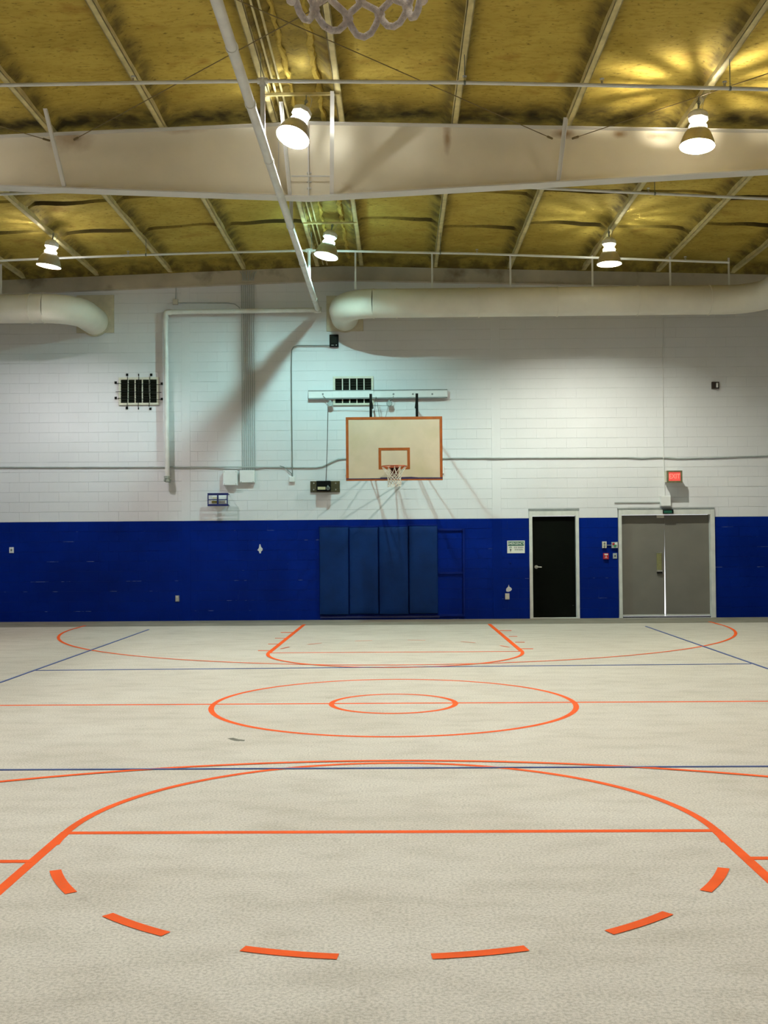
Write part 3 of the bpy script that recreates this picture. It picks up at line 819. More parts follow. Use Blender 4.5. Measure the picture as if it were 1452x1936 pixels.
# ------------------------------------------------------------------ ducts
DR = 0.28
def duct(px_plate, sgn, label, plate_px, end_bend):
    Yd = YW-1.30
    xc = WP(px_plate, 592).x
    zc = 6.16 if sgn > 0 else 6.13
    t = thing('air_duct', label, 'duct', (xc, YW, zc), 'white round air ducts high on the far wall'); Lc = t.location.copy()
    rb = 0.62
    elbow = [(xc, YW-.02, zc), (xc, Yd+rb, zc)]
    for i in range(1, 7):
        a = PI/2*i/6; elbow.append((xc+sgn*rb*(1-math.cos(a)), Yd+rb-rb*math.sin(a), zc))
    xs = xc+sgn*rb
    m = M().tube(elbow, DR, 32, caps=False); part('elbow', loc_m(m, Lc), ductm, t, True)
    if sgn > 0: xe = onY(1372, 560, Yd).x
    else: xe = XL_+1.1
    straight = [(xs-sgn*.02, Yd, zc), (xe, Yd, zc)]
    part('duct_run', loc_m(M().tube(straight, DR*0.985, 32, caps=False), Lc), ductm, t, True)
    if end_bend:
        R = 0.66; pts = [(xe-.02, Yd, zc)]
        for i in range(1, 9):
            a = PI/2*i/8; pts.append((xe+R*math.sin(a), Yd-R+R*math.cos(a), zc))
        pts.append((xe+R, 1.5, zc))
        part('duct_run', loc_m(M().tube(pts, DR*.985, 32), Lc), ductm, t, True)
    else:
        pts = [(xe, Yd, zc), (XL_+.02, Yd, zc)]
        part('duct_run', loc_m(M().tube(pts, DR*.985, 32), Lc), ductm, t, True)
    # raised seams
    xx = xs
    seams = [onY(p, 560, Yd).x for p in ((750, 905, 1053, 1205, 1340) if sgn > 0 else (60, -20, -120))]
    for x in seams + [xs]:
        part('seam_band', loc_m(M().tube([(x-.012, Yd, zc), (x+.012, Yd, zc)], DR+.008, 32), Lc), ductm, t, True)
    x0, x1, y0, y1 = plate_px
    a, b = WP(x0, y1), WP(x1, y0)
    m = M().bbox(a.x, b.x, YW-0.025, YW-.001, a.z, b.z, .006)
    m.tube([(xc, YW-.045, zc), (xc, YW-.02, zc)], DR+.03, 32)
    part('wall_plate', loc_m(m, Lc), platem, t, label='square cream wall plate')
    return t, Yd, zc
dr, Yd, zd = duct(652, 1, 'long white round duct running right from the wall plate above the backboard', (617.5, 686.5, 559, 627), True)
dl, _, zdl = duct(180, -1, 'white round duct entering the wall at the upper left corner', (145, 216, 558, 630), False)
for i, (px, yt) in enumerate([(672, 476), (817, 476), (965, 480), (1120, 490), (1267, 492), (1378, 497), (2, 492)]):
    p = onY(px, 520, Yd)
    zz0 = (zd if px > 500 else zdl)+DR-.003
    zt_ = roofz(p.x)-.001 if px != 1378 else roofz(p.x)
    m = M().bar((p.x, Yd, zz0), (p.x, Yd, zt_), .035, .012)
    par = dr if px > 500 else dl
    part('strap', loc_m(m, par.location), pipew, par)

# ------------------------------------------------------------------ wall conduits and boxes
def conduit(name, pts, r, material, label, group=None, clips=()):
    m = M().tube(pts, r, 8)
    o = link(name, m.mesh(name, material, True)); tag(o, label, 'conduit', group)
    for c in clips:
        mm = M().box(c[0]-r*2, c[0]+r*2, YW-r*2.4, YW-.0005, c[2]-.008, c[2]+.008)
        part('clip', mm, material, o)
    return o
def wp(px, py, d=0.02): p = onY(px, py, YW-d); return (p.x, YW-d, p.z)
conduit('conduit', [wp(-60, 884), wp(0, 883.5), wp(120, 883.5), wp(335, 883), wp(342, 883, .034), wp(361, 883, .034), wp(368, 883), wp(450, 883, .045), wp(484, 883, .045), wp(500, 883.2), wp(560, 884), wp(597, 884), wp(610, 882), wp(628, 873), wp(640, 868), wp(660, 867), wp(780, 867), wp(836, 866.5),
        wp(923, 866), wp(928, 866, .034), wp(947, 866, .034), wp(955, 866), wp(1190, 865), wp(1212, 866.5), wp(1240, 865), wp(1262, 865.5), wp(1280, 867), wp(1330, 866), wp(1452, 862), wp(1500, 861)],
        .014, condm, 'long thin grey conduit running across the whole far wall behind the backboard', clips=[wp(p, 883.3) for p in (85, 218, 290, 421)] + [wp(1006, 865.6)])
ord_ = ['leftmost', 'second from left', 'third from left', 'middle', 'third from right', 'second from right', 'rightmost']
b2 = onY(479, 890, YW-.03)
for i in range(7):
    px = 456.5 + i*3.9
    xt = 457.0+i*3.3+3
    d = .022
    z_b = WP(px, 515).z
    pts = [wp(px+2, 889, d-.006), wp(px+1.2, 700, d-.006), wp(px, 536, d)]
    if i < 3: top = [wp(px+3-i*1.5, 528, .15), wp(px+2-i*1.5, 518, .15), wp(px-3+i, 513, .15)]
    elif i > 4: top = [wp(px-1, 528, .15), wp(px+1, 518, .15), wp(px+5, 513, .15)]
    else: top = [wp(px, 528, .15), wp(px, 512, .15)]
    conduit('conduit', pts+top, .0082, condp, ord_[i]+' of the seven upright conduits above the white boxes', 'upright conduits left of centre',)
def wallbox(name, px0, px1, py0, py1, depth, material, label, cat, group=None, details=None, b=.006):
    a, c = WP(px0, py1), WP(px1, py0)
    t = thing(name, label, cat, ((a.x+c.x)/2, YW, (a.z+c.z)/2), group); Lc = t.location.copy()
    part('housing', loc_m(M().bbox(a.x, c.x, YW-depth, YW-.0005, a.z, c.z, b), Lc), material, t)
    return t, a.x, c.x, a.z, c.z, Lc
t, a, b, c, d, Lc = wallbox('junction_box', 423.5, 450.5, 890, 918, .13, boxw, 'square white junction box, left and lower of the pair under the conduits', 'box')
for sx, sz in ((a+.03, c+.005), (b-.03, c+.005), (a+.03, d-.005), (b-.03, d-.005)):
    part('screw', loc_m(M().lathe([(0, -.006), (.008, -.005), (.010, 0)], 8, (sx, YW-.13, sz+(.02 if sz < (c+d)/2 else -.02)), axis='y'), Lc), condm, t)
t, a, b, c, d, Lc = wallbox('junction_box', 454.5, 482.5, 889.5, 913, .10, boxw, 'white junction box that the seven upright conduits enter', 'box')
for sx, sz in ((a+.03, c+.02), (b-.03, c+.02)):
    part('screw', loc_m(M().lathe([(0, -.006), (.008, -.005), (.010, 0)], 8, (sx, YW-.10, sz), axis='y'), Lc), condm, t)
wallbox('junction_box', 327.5, 337, 566.5, 576.5, .05, ivory, 'tiny cream box high on the wall above the white cross pipe', 'box')
conduit('conduit', [wp(337, 572.5), wp(430, 573), wp(444, 575), wp(452, 581), wp(454, 588)], .008, condm, 'thin conduit running right from the tiny cream box')
conduit('conduit', [wp(333, 534, .02), wp(332, 566, .02)], .008, condm, 'short upright conduit on top of the tiny cream box')
t, a, b, c, d, Lc = wallbox('junction_box', 547, 558, 901, 911.5, .06, boxw, 'small white rounded box at the foot of the long grey conduit', 'box')
conduit('conduit', [wp(623, 653, .048), wp(562, 653.5, .048), wp(555, 656, .048), wp(551.5, 662, .048), wp(551, 700, .048), wp(552, 820, .048), wp(553, 901, .048)], .010, conddk, 'dark grey conduit bending down from the black box to the small white box')
conduit('conduit', [wp(529, 881, .03), wp(537, 883, .035), wp(551, 895, .03), wp(552.5, 901, .03)], .008, conddk, 'short slanting cable at the small white box')
t, a, b, c, d, Lc = wallbox('alarm_sounder', 623.5, 640, 634, 656.5, .10, blackm, 'black rectangular sounder box under the cream duct plate', 'alarm')
part('grille', loc_m(M().bbox(a+.02, b-.02, YW-.112, YW-.10, c+.05, d-.03, .004), Lc), darkpane, t)
part('indicator', loc_m(M().box(b-.05, b-.03, YW-.106, YW-.10, c+.02, c+.032), Lc), ivory, t)
part('indicator', loc_m(M().box(a+.04, a+.09, YW-.104, YW-.10, c+.02, c+.028), Lc), ivory, t)
conduit('conduit', [wp(1253, 596), wp(1254, 860), wp(1254, 862, .040), wp(1254.5, 869, .040), wp(1255, 872), wp(1257, 938)], .007, boxw, 'thin white upright conduit down the wall beside the exit sign')
conduit('conduit', [wp(1162, 950), wp(1248, 949.5)], .009, condm, 'short level conduit above the grey double door')
wallbox('junction_box', 1247.5, 1266, 938, 957, .09, boxw, 'square white box over the grey double door', 'box')
t, a, b, c, d, Lc = wallbox('door_sensor', 1252.5, 1271.5, 963.5, 971, .07, blackm, 'small dark green-black sensor over the meeting of the double door', 'sensor', b=.004)
part('lens', loc_m(M().bbox(a+.01, b-.03, YW-.075, YW-.07, c+.01, d-.02, .002), Lc), darkgreen, t)

# thin louvre grilles ------------------------------------------------
def vent(px0, px1, py0, py1, label):
    a, c = WP(px0, py1), WP(px1, py0); x0, x1, z0, z1 = a.x, c.x, a.z, c.z
    t = thing('wall_vent', label, 'vent', ((x0+x1)/2, YW, (z0+z1)/2), 'dark five-bay wall vents'); Lc = t.location.copy()
    f = .045
    m = M(); m.bbox(x0, x1, YW-.04, YW-.0005, z1-f, z1, .004); m.bbox(x0, x1, YW-.04, YW-.0005, z0, z0+f, .004)
    m.bbox(x0, x0+f, YW-.04, YW-.0005, z0+f, z1-f, .004); m.bbox(x1-f, x1, YW-.04, YW-.0005, z0+f, z1-f, .004)
    part('vent_frame', loc_m(m, Lc), ventframe, t)
    part('vent_back', loc_m(M().box(x0+f, x1-f, YW-.008, YW-.0005, z0+f, z1-f), Lc), darkpane, t)
    w = (x1-x0-2*f)/5
    for i in range(1, 5):
        xx = x0+f+w*i; part('mullion', loc_m(M().box(xx-.010, xx+.010, YW-.038, YW-.008, z0+f, z1-f), Lc), ventframe, t)
    n = 9; h = (z1-z0-2*f)/n
    sl = M()
    for i in range(n):
        zc = z0+f+h*(i+.5)
        sl.add([(x0+f, YW-.030, zc-.018), (x1-f, YW-.030, zc-.018), (x1-f, YW-.012, zc+.018), (x0+f, YW-.012, zc+.018)], [(0, 1, 2, 3)])
    o = part('slat_set', loc_m(sl, Lc), darkpane, t); o['kind'] = 'stuff'
    return t
vent(225, 301, 713.5, 766.5, 'dark wall vent behind a wire guard, left of the white drop pipe')
vent(630, 706, 711.5, 767, 'dark wall vent behind the mounting rail above the backboard')
# wire guard in front of the left vent
g = thing('vent_guard', 'black wire guard bolted over the left wall vent', 'guard', WP(263, 740)); Lc = g.location.copy()
Yg = YW-.09
def gp(px, py, y=Yg): p = onY(px, py, y); return (p.x, y, p.z)
for x0, x1 in ((241, 240.5), (262.5, 261.5), (283, 282)):
    m = M().tube([gp(x0, 712, YW-.02), gp(x0, 715), gp(x1, 765), gp(x1, 769, YW-.02)], .0065, 6)
    part('guard_rod', loc_m(m, Lc), blackm, g)
for y0, y1, xa, xb2 in ((725, 727, 219, 307), (740.5, 742, 217, 307), (753, 755.5, 220, 307)):
    m = M().tube([gp(xa+2, y0, YW-.02), gp(xa+6, y0), gp(xb2-6, y1), gp(xb2-2, y1, YW-.02)], .0065, 6)
    part('guard_rod', loc_m(m, Lc), blackm, g)
for (x, y) in ((240.5, 708.7), (286, 708.7), (219, 723.5), (306, 725.5), (219, 752.5), (306, 754.5), (240, 771.5), (284.5, 773), (262.5, 709), (262, 772)):
    p = WP(x, y); w = .022 if x not in (262.5, 262) else .008
    m = M().bbox(p.x-w, p.x+w, YW-.02, YW-.0005, p.z-.024, p.z+.024, .003); m.lathe([(0, -.012), (.009, -.01), (.010, 0)], 8, (p.x, YW-.02, p.z), axis='y')
    part('clip', loc_m(m, Lc), blackm, g)

# ------------------------------------------------------------------ basketball goals
def goal_net(rope, zc, jit, seed, rows, tj=0.0):
    rd = random.Random(seed); m = M(); N = 12
    lv = []
    for li, (r, dz) in enumerate(rows):
        off = 0.5*(li % 2)
        aj = [rd.uniform(-tj, tj) if li else 0 for _ in range(N)]
        lv.append([Vector((r*math.cos(2*PI*(k+off)/N+aj[k]) + rd.uniform(-jit, jit), r*math.sin(2*PI*(k+off)/N+aj[k])+rd.uniform(-jit, jit), zc-dz+rd.uniform(-jit, jit))) for k in range(N)])
    for li in range(len(lv)-1):
        odd = li % 2
        for k in range(N):
            a = lv[li][k]
            for q in ((k-1) % N, k) if not odd else (k, (k+1) % N):
                b = lv[li+1][q]
                mid = (a+b)/2; rr = Vector((mid.x, mid.y, 0)).normalized()
                side = Vector((-rr.y, rr.x, 0))
                sgn = 1 if (b-a).dot(side) > 0 else -1
                q1 = a.lerp(b, .3)+side*sgn*-.004; q2 = a.lerp(b, .7)+side*sgn*.004
                if rope > .005: m.tube([a, q1, mid, q2, b], [rope*1.15, rope, rope, rope, rope*1.15], 12, caps=True)
                else: m.tube([a, b], rope, 4)
    last = lv[-1]; odd = (len(lv)-1) % 2
    for k in range(N):
        a, b = last[k], last[(k+1) % N]
        mid = (a+b)/2; d = Vector((0, 0, -1))
        dp = .034+rd.uniform(-.006, .006)
        pts = [a, a.lerp(b, .12)+d*dp*.45, a.lerp(b, .28)+d*dp*.85, mid+d*dp, a.lerp(b, .72)+d*dp*.85, a.lerp(b, .88)+d*dp*.45, b]
        m.tube(pts, rope if rope > .005 else .004, 12 if rope > .005 else 5)
    if rope > .005:      # knots
        for l_ in lv[1:]:
            for p in l_: m.lathe([(.0, -rope*1.7), (rope*1.2, -rope*1.2), (rope*1.6, 0), (rope*1.2, rope*1.2), (0, rope*1.7)], 8, p)
    return m
def goal(loc, zrot, bz0, bz1, hw, rimz, post_top, label, near):
    t = thing('basketball_goal', label, 'basketball hoop', loc, 'basketball goals facing each other'); t.rotation_euler = (0, 0, zrot)
    # local frame: board face at y=0 looking towards -y
    th = .035
    bb = part('backboard', M().bbox(-hw, hw, 0, th, bz0, bz1, .004), boardm, t)
    tw = .05
    part('board_tape', M().box(-hw, hw, -.003, -.0002, bz1-tw, bz1), orange_b, bb, label='orange top border'); part('board_tape', M().box(-hw, -hw+tw, -.003, -.0002, bz0+tw*.9, bz1-tw), orange_b, bb, label='orange left border')
    part('board_tape', M().box(hw-tw, hw, -.003, -.0002, bz0+tw*.9, bz1-tw), orange_b, bb, label='orange right border'); part('board_tape', M().box(-hw, hw, -.003, -.0002, bz0, bz0+tw*.55), orange_b, bb, label='orange bottom border')
    m = M(); pl = [(-hw, bz0+.028), (hw, bz0+.028), (hw, bz0+.052), (.5*hw, bz0+.056), (.35*hw, bz0+.068), (-.1*hw, bz0+.060), (-.28*hw, bz0+.060), (-.3*hw, bz0+.045), (-hw, bz0+.045)]
    m.prism(pl, -.004, -.0004); part('board_tape', m, purple_b, bb, label='dark purple tape along the bottom edge')
    sx, s0, s1 = .295, rimz-.03, rimz+.375
    m = M(); m.box(-sx, sx, -.003, -.0002, s1-tw, s1); m.box(-sx, -sx+tw, -.003, -.0002, s0, s1-tw); m.box(sx-tw, sx, -.003, -.0002, s0, s1-tw); m.box(-sx+tw, sx-tw, -.003, -.0002, s0, s0+tw)
    part('target_square', m, orange_b, bb, label='orange target rectangle')
    rr = .2286; ry = -.38
    pts = [(rr*math.cos(2*PI*k/40), ry+rr*math.sin(2*PI*k/40), rimz) for k in range(40)]
    rim = part('rim', M().tube(pts, .010, 10, closed=True), rimm, t, True)
    m = M(); m.prism([(-.07, rimz-.17), (.07, rimz-.17), (.075, rimz+.03), (-.075, rimz+.03)], -.014, -.002)
    m.box(-.07, .07, ry+rr, -.012, rimz-.006, rimz+.002)
    for s_ in (-1, 1):
        m.add([(s_*.06, -.012, rimz-.15), (s_*.06, -.012, rimz), (s_*.06, ry+rr+.01, rimz), (s_*.066, -.012, rimz-.15), (s_*.066, -.012, rimz), (s_*.066, ry+rr+.01, rimz)],
              [(0, 1, 2), (3, 5, 4), (0, 2, 5, 3), (0, 3, 4, 1), (1, 4, 5, 2)])
    m.tube([(-.06, -.10, rimz-.005), (-.15, ry+rr*.75, rimz-.0)], .008, 6); m.tube([(.06, -.10, rimz-.005), (.15, ry+rr*.75, rimz)], .008, 6)
    part('rim_bracket', m, brackm, t, label='rust red bracket')
    if near: nm = goal_net(.0068, rimz-.008, .006, 5, [(.2286, 0), (.19, .12), (.155, .205), (.138, .267), (.130, .313), (.128, .355)], .09)
    else: nm = goal_net(.0045, rimz-.008, .012, 5, [(.2286, 0), (.145, .12), (.125, .16), (.12, .195), (.115, .23), (.118, .265), (.12, .30), (.122, .33)])
    nt_ = part('net', nm, netm, t, True); nt_.location = (0, ry, 0)
    # posts and arms back to the wall rails
    dist = loc_wall_dist[near]
    for s_ in (-1, 1):
        xx = .435*s_
        part('post', M().bbox(xx-.025, xx+.025, th, th+.05, bz0+.12, post_top, .004), blackm, t)
        part('arm', M().tube([(xx, th+.05, post_top-.08), (xx, dist, post_top-.08)], .018, 8), blackm, t)
        part('arm', M().tube([(xx, th+.05, bz0+.30), (xx, dist, bz0+.30)], .018, 8), blackm, t)
        part('strut', M().tube([(xx, th+.05, bz0+.25), (xx-s_*.35, dist, bz1-.22)], .014, 8), blackm, t)
        part('strut', M().tube([(xx, th+.05, bz1-.20), (xx+s_*.12, dist, bz0+.32)], .014, 8), blackm, t)
    return t
YBD = 20.0
bl_, br_ = onY(653, 787, YBD), onY(836.5, 908, YBD)
cxb = (onY(654, 848, YBD).x + onY(836.5, 848, YBD).x)/2
hwb = (onY(836.5, 848, YBD).x - onY(654, 848, YBD).x)/2
bz1 = onY(745, 788, YBD).z; bz0 = onY(745, 908.5, YBD).z
rz = onY(745, 880, YBD-.6).z
ptop = onY(745, 743.5, YBD).z
loc_wall_dist = {False: YW-YBD-.075, True: 1.55-YN-.05}
goal((cxb, YBD, 0), 0, bz0, bz1, hwb, rz, ptop, 'whole basketball goal on the far wall with cream board and orange border', False)
goal((X0, 1.55, 0), PI, 2.92, 2.92+1.07, .915, 3.03, 4.3, 'near basketball goal with only the white cord net hanging into the top of the view', True)

# mounting rail on the wall
m0, m1 = WP(583.5, 747), WP(845.5, 747)
zr0, zr1 = WP(715, 754.5).z, WP(715, 738).z
t = thing('mounting_rail', 'long pale board rail on the wall above the backboard', 'rail', ((m0.x+m1.x)/2, YW, zr0)); Lc = t.location.copy()
part('rail_board', loc_m(M().bbox(m0.x, m1.x, YW-.085, YW-.045, zr0+.022, zr1-.02, .003), Lc), boxw, t)
part('rail_edges', loc_m(M().box(m0.x, m1.x, YW-.09, YW-.0405, zr0, zr0+.022).box(m0.x, m1.x, YW-.09, YW-.0405, zr1-.02, zr1), Lc), stripg, t, label='grey upper channel edge and lower grey edge standing for shade')  # upper edge is the channel, lower grey bar stands for the board's shade
xa_, xb_ = WP(629, 747).x, WP(707, 747).x
part('rail_cover', loc_m(M().bbox(xa_, xb_, YW-.098, YW-.085, zr0+.023, zr1-.021, .003), Lc), boxw, t)
for sx in (m0.x+.15, m1.x-.15, (m0.x+m1.x)/2+.75):
    part('spacer', loc_m(M().box(sx-.03, sx+.03, YW-.045, YW-.0005, zr0+.02, zr1-.02), Lc), stripg, t)
for px in (611, 744, 780.5, 817):
    p = WP(px, 746); part('bolt', loc_m(M().lathe([(0, -.014), (.018, -.012), (.020, 0)], 10, (p.x, YW-.085, p.z), axis='y'), Lc), stripg, t)
# lower rail hidden behind the board, carries the lower arms
m = M().bbox(cxb-1.0, cxb+1.0, YW-.05, YW-.0005, bz0+.22, bz0+.38, .004)
tag(link('mounting_rail', m.mesh('mounting_rail', boxw)), 'lower board rail on the wall, hidden behind the backboard', 'rail')

# pulleys, rope, winch
def pulley(px, py, hx, hy, tilt, label):
    Yp = YW-.13
    c = onY(px, py, Yp); h = onY(hx, hy, YW-.09)
    t = thing('pulley', label, 'pulley', c, 'pulleys hanging from the mounting rail'); Lc = t.location.copy()
    m = M().lathe([(0, -.012), (.058, -.012), (.045, 0), (.058, .012), (0, .012)], 20, (0, 0, 0), axis='y')
    part('wheel', m, stripg, t, True)
    m = M().lathe([(0, -.022), (.046, -.021), (.048, -.014), (0, -.014)], 16, (0, 0, -.004), axis='y').lathe([(0, .014), (.048, .014), (.046, .021), (0, .022)], 16, (0, 0, -.004), axis='y')
    m.bbox(-.014, .014, -.024, -.014, .02, .075, .003)
    part('cheek', m, condm, t)
    m = M().tube([(0, 0, .05), ((h.x-c.x)*.5+.012, 0, (h.z-c.z)*.5), (h.x-c.x, YW-.105-Yp, h.z-c.z)], .007, 6)
    part('hook', m, stripg, t)
    return t
pulley(624.5, 763.5, 611, 749, 0, 'grey pulley hooked under the left part of the rail')
pulley(736, 763, 744, 749, 0, 'grey pulley hooked under the rail just above the backboard')
m = M().tube([onY(629, 766.5, YW-.13), onY(732, 767, YW-.13)], .004, 6)
tag(link('cable', m.mesh('cable', wirem)), 'thin level cable between the two pulleys', 'cable')
m = M().tube([onY(734, 767, YW-.14), onY(729, 789, YBD+.3), ], .004, 6).tube([onY(711, 750, YW-.2), onY(707, 790, YBD+.2)], .004, 6).tube([onY(711, 750, YW-.2), onY(718, 790, YBD+.2)], .004, 6)
tag(link('cable', m.mesh('cable', wirem)), 'thin cables fanning down behind the top edge of the backboard', 'cable')
m = M().tube([onY(620, 768, YW-.13), onY(619, 830, YW-.13), onY(617.5, 880, YW-.13), onY(616, 911, YW-.13)], .0065, 6)
tag(link('rope', m.mesh('rope', wirem, True)), 'dark rope hanging from the left pulley to the winch', 'rope')
a, c = WP(587, 931), WP(642.5, 909.5)
t = thing('winch', 'black hand winch with a cream label on a dark wooden board', 'winch', ((a.x+c.x)/2, YW, a.z)); Lc = t.location.copy()
part('board', loc_m(M().bbox(a.x, c.x, YW-.04, YW-.0005, a.z, c.z, .005), Lc), woodm, t, label='dark wooden board')
x0, x1 = WP(600, 920).x, WP(626, 920).x
m = M().bbox(x0, x1, YW-.25, YW-.04, a.z+.02, c.z-.005, .01); part('winch_case', loc_m(m, Lc), blackm, t)
pl_ = onY(608, 923, YW-.25); part('label_plate', loc_m(M().box(pl_.x-.078, pl_.x+.078, YW-.254, YW-.2501, pl_.z-.028, pl_.z+.028), Lc), mat('cream_label', (0.55, 0.50, 0.28), .6, noise=.1, nscale=30), t, label='cream label plate')
pd = onY(620, 922, YW-.26)
m = M().lathe([(0, -.03), (.035, -.03), (.04, -.01), (.04, 0)], 14, (pd.x, YW-.25, pd.z-.01), axis='y'); m.tube([(pd.x, YW-.28, pd.z), (pd.x, YW-.27, pd.z+.05)], [.028, .006], 8)
part('crank', loc_m(m, Lc), conddk, t, True, 'grey crank hub')
for (px, py) in ((593.5, 914), (593.5, 926), (635, 914), (635, 926)):
    p = WP(px, py); part('bolt', loc_m(M().lathe([(0, -.014), (.014, -.012), (.016, 0)], 8, (p.x, YW-.04, p.z), axis='y'), Lc), steel, t)

# ------------------------------------------------------------------ lamps
def lamp_meshes():
    n = 28
    # bell, local origin at the hook top; everything hangs below
    prof_out = [(.088, -.335), (.105, -.342), (.128, -.36), (.158, -.40), (.182, -.46), (.205, -.53), (.212, -.56)]
    prof_in = [(.208, -.56), (.200, -.53), (.177, -.462), (.153, -.404), (.123, -.366), (.100, -.348), (.083, -.340)]
    bell = M(); bell.lathe(prof_out, n, mi=0); bell.lathe(prof_in, n, mi=1)
    bell.lathe([(.212, -.56), (.216, -.563), (.208, -.566), (.208, -.56)], n, mi=0)
    ball = M(); ball.lathe([(0, -.085), (.03, -.09), (.095, -.125), (.125, -.16), (.125, -.215), (.10, -.245), (0, -.245)], 8)
    collar = M()
    K = 11
    for k in range(K):
        a = 2*PI*k/K + .2; w = 2*PI/K*(.60 + .12*math.sin(k*2.3))
        for z0, z1 in ((-.245, -.290),):
            st_ = 3
            for q in range(st_):
                b0, b1 = a+w*q/st_, a+w*(q+1)/st_
                vs = [(.088*math.cos(b0), .088*math.sin(b0), z0), (.088*math.cos(b1), .088*math.sin(b1), z0), (.088*math.cos(b1), .088*math.sin(b1), z1), (.088*math.cos(b0), .088*math.sin(b0), z1)]
                vs += [(v[0]*.96, v[1]*.96, v[2]) for v in vs]
                collar.add(vs, [(0, 1, 2, 3), (7, 6, 5, 4), (0, 4, 5, 1), (1, 5, 6, 2), (2, 6, 7, 3), (3, 7, 4, 0)])
    collar.lathe([(.088, -.288), (.088, -.338)], n); collar.lathe([(.085, -.338), (.085, -.288), (.088, -.288)], n)
    ring_ = M().lathe([(.0885, -.292), (.104, -.300), (.108, -.318), (.098, -.333), (.0885, -.334)], n)
    bell.lathe([(.088, -.335), (.030, -.338)], n, mi=0); bell.lathe([(.030, -.340), (.083, -.341)], n, mi=1)
    bulb = M().lathe([(0.0, -.385), (.028, -.388), (.036, -.41), (.037, -.44), (.036, -.465), (.026, -.488), (.0, -.497)], 16)
    neck = M().lathe([(0.0, -.306), (.013, -.307), (.015, -.318), (.015, -.333), (0, -.334)], 14)
    return (bell.mesh('reflector', [bellm, reflm], True, fixn=False), ball.mesh('ballast', ballm), collar.mesh('collar', ballm, False), bulb.mesh('bulb', ballm, True), neck.mesh('bulb_neck', ballm, True), ring_.mesh('glow_ring', ballm, True))
LM = lamp_meshes()
bulb_mats = {}
def bulb_mesh(color, power, i=3):
    key = (color, power, i)
    if key not in bulb_mats:
        mt = mat('glowing_bulb', (1, 1, 1), 0.5, emit=color, estr=LAMP*power, noise=0.01)
        me = LM[i].copy(); me.materials.clear(); me.materials.append(mt); bulb_mats[key] = me
    return bulb_mats[key]
WARM = (1.0, 0.93, 0.76); NEUT = (0.97, 1.0, 0.98); GRN = (0.53, 0.97, 0.96); PINK = (1.0, 0.97, 0.99); YEL = (0.98, 1.0, 0.88)
def lamp(x, y, zmouth, lean, color, power, label, hook_from=None, leak=.10, drop=0.0):
    ztop = zmouth + .56
    t = thing('high_bay_lamp', label, 'lamp', (x, y, ztop), 'bell shaped high bay lamps under the roof')
    ax = Vector((lean[0], lean[1], -1)).normalized()
    q = Vector((0, 0, -1)).rotation_difference(ax)
    for nm, me in (('reflector', LM[0]), ('ballast', LM[1]), ('collar', LM[2]), ('bulb', bulb_mesh(color, power)), ('bulb_neck', bulb_mesh(color, power*leak*4, 4)), ('glow_ring', bulb_mesh(color, 95.0/LAMP, 5))):
        o = link(nm, me, t); o.rotation_mode = 'QUATERNION'; o.rotation_quaternion = q
        if nm == 'bulb': o['label'] = 'glowing bulb'; o.location = ax*drop
    zt_ = hook_from if hook_from else roofz(x)
    m = M().tube([(0, 0, zt_-ztop), (0, 0, .0)], .006, 6); m.tube([Vector((0, 0, 0)), ax*.09], .012, 6)
    m.tube(arc3((0, 0, .0), .02, 0, 2*PI, 12), .004, 5)
    part('hook', m, conddk, t)
    m = M().tube([(.03, 0.02, zt_-ztop), (.07, .03, (zt_-ztop)*.5), (.05, .02, -.06), ax*.12+Vector((.06, 0, 0))], .004, 5)
    part('cord', m, ivory, t)
    return t
def lamp_px(px, py, Y, lean, color, power, label, **k):
    """px,py: centre of the mouth"""
    p = onY(px, py, Y)
    ax = Vector((lean[0], lean[1], -1)).normalized()
    hk = p - ax*.56
    lamp(hk.x, hk.y, hk.z-.56, lean, color, power, label, **k)
    return hk
YL1, YL2 = 12.95, 18.5
cz1 = HR-.02
h1 = lamp_px(553.5, 259, YL1, (-.30, -.34), NEUT, 1.6, 'tilted bell lamp in front of the cream beam, left of the ridge', hook_from=HR-.03, leak=.2)
h2 = lamp_px(1318, 276, YL1, (-.08, -.10), WARM, 2.2, 'bright bell lamp at upper right throwing a starburst on the ceiling', leak=.62)
h3 = lamp_px(92, 503, YL2, (-.15, .02), PINK, 1.6, 'small bell lamp at the left edge beyond the cream beam', leak=.12)
h4 = lamp_px(616.5, 484, YL2, (-.20, -.08), GRN, 2.0, 'bell lamp nearest the ridge beyond the cream beam, glowing greenish', hook_from=HR-.03, leak=.06, drop=.06)
h5 = lamp_px(1152, 499, YL2, (.0, -.0), YEL, 3.2, 'bell lamp on the right beyond the cream beam', leak=.09)
xl = XR-.41-3*SP; xrr = XR+.41+3*SP
lamp(xl, YL1, 6.47, (0, 0), PINK, 1.2, 'bell lamp outside the view, left of the hall in line with the front lamps')
for y, nm, pw in ((7.4, 'second row', 2.1), (1.85, 'first row', .8)):
    lamp(xl, y, 6.47, (0, 0), NEUT, pw, 'bell lamp above the camera, left one of the '+nm)
    lamp(XR, y, 6.55, (0, 0), NEUT, pw, 'bell lamp above the camera, ridge one of the '+nm, hook_from=HR-.03)
    lamp(xrr, y, 6.47, (0, 0), NEUT, pw, 'bell lamp above the camera, right one of the '+nm)
for y, nm in ((h1.y, 'holding the tilted lamp in front of the beam'), (h4.y, 'holding the greenish lamp beyond the beam'), (7.4, 'above the second row, out of view'), (1.85, 'above the camera')):
    m = M().box(XR-.47, XR+.47, y-.02, y+.02, HR-.032, HR-.001)
    tag(link('crossbar', m.mesh('crossbar', purl)), 'thin metal crossbar between the ridge purlins '+nm, 'bar')
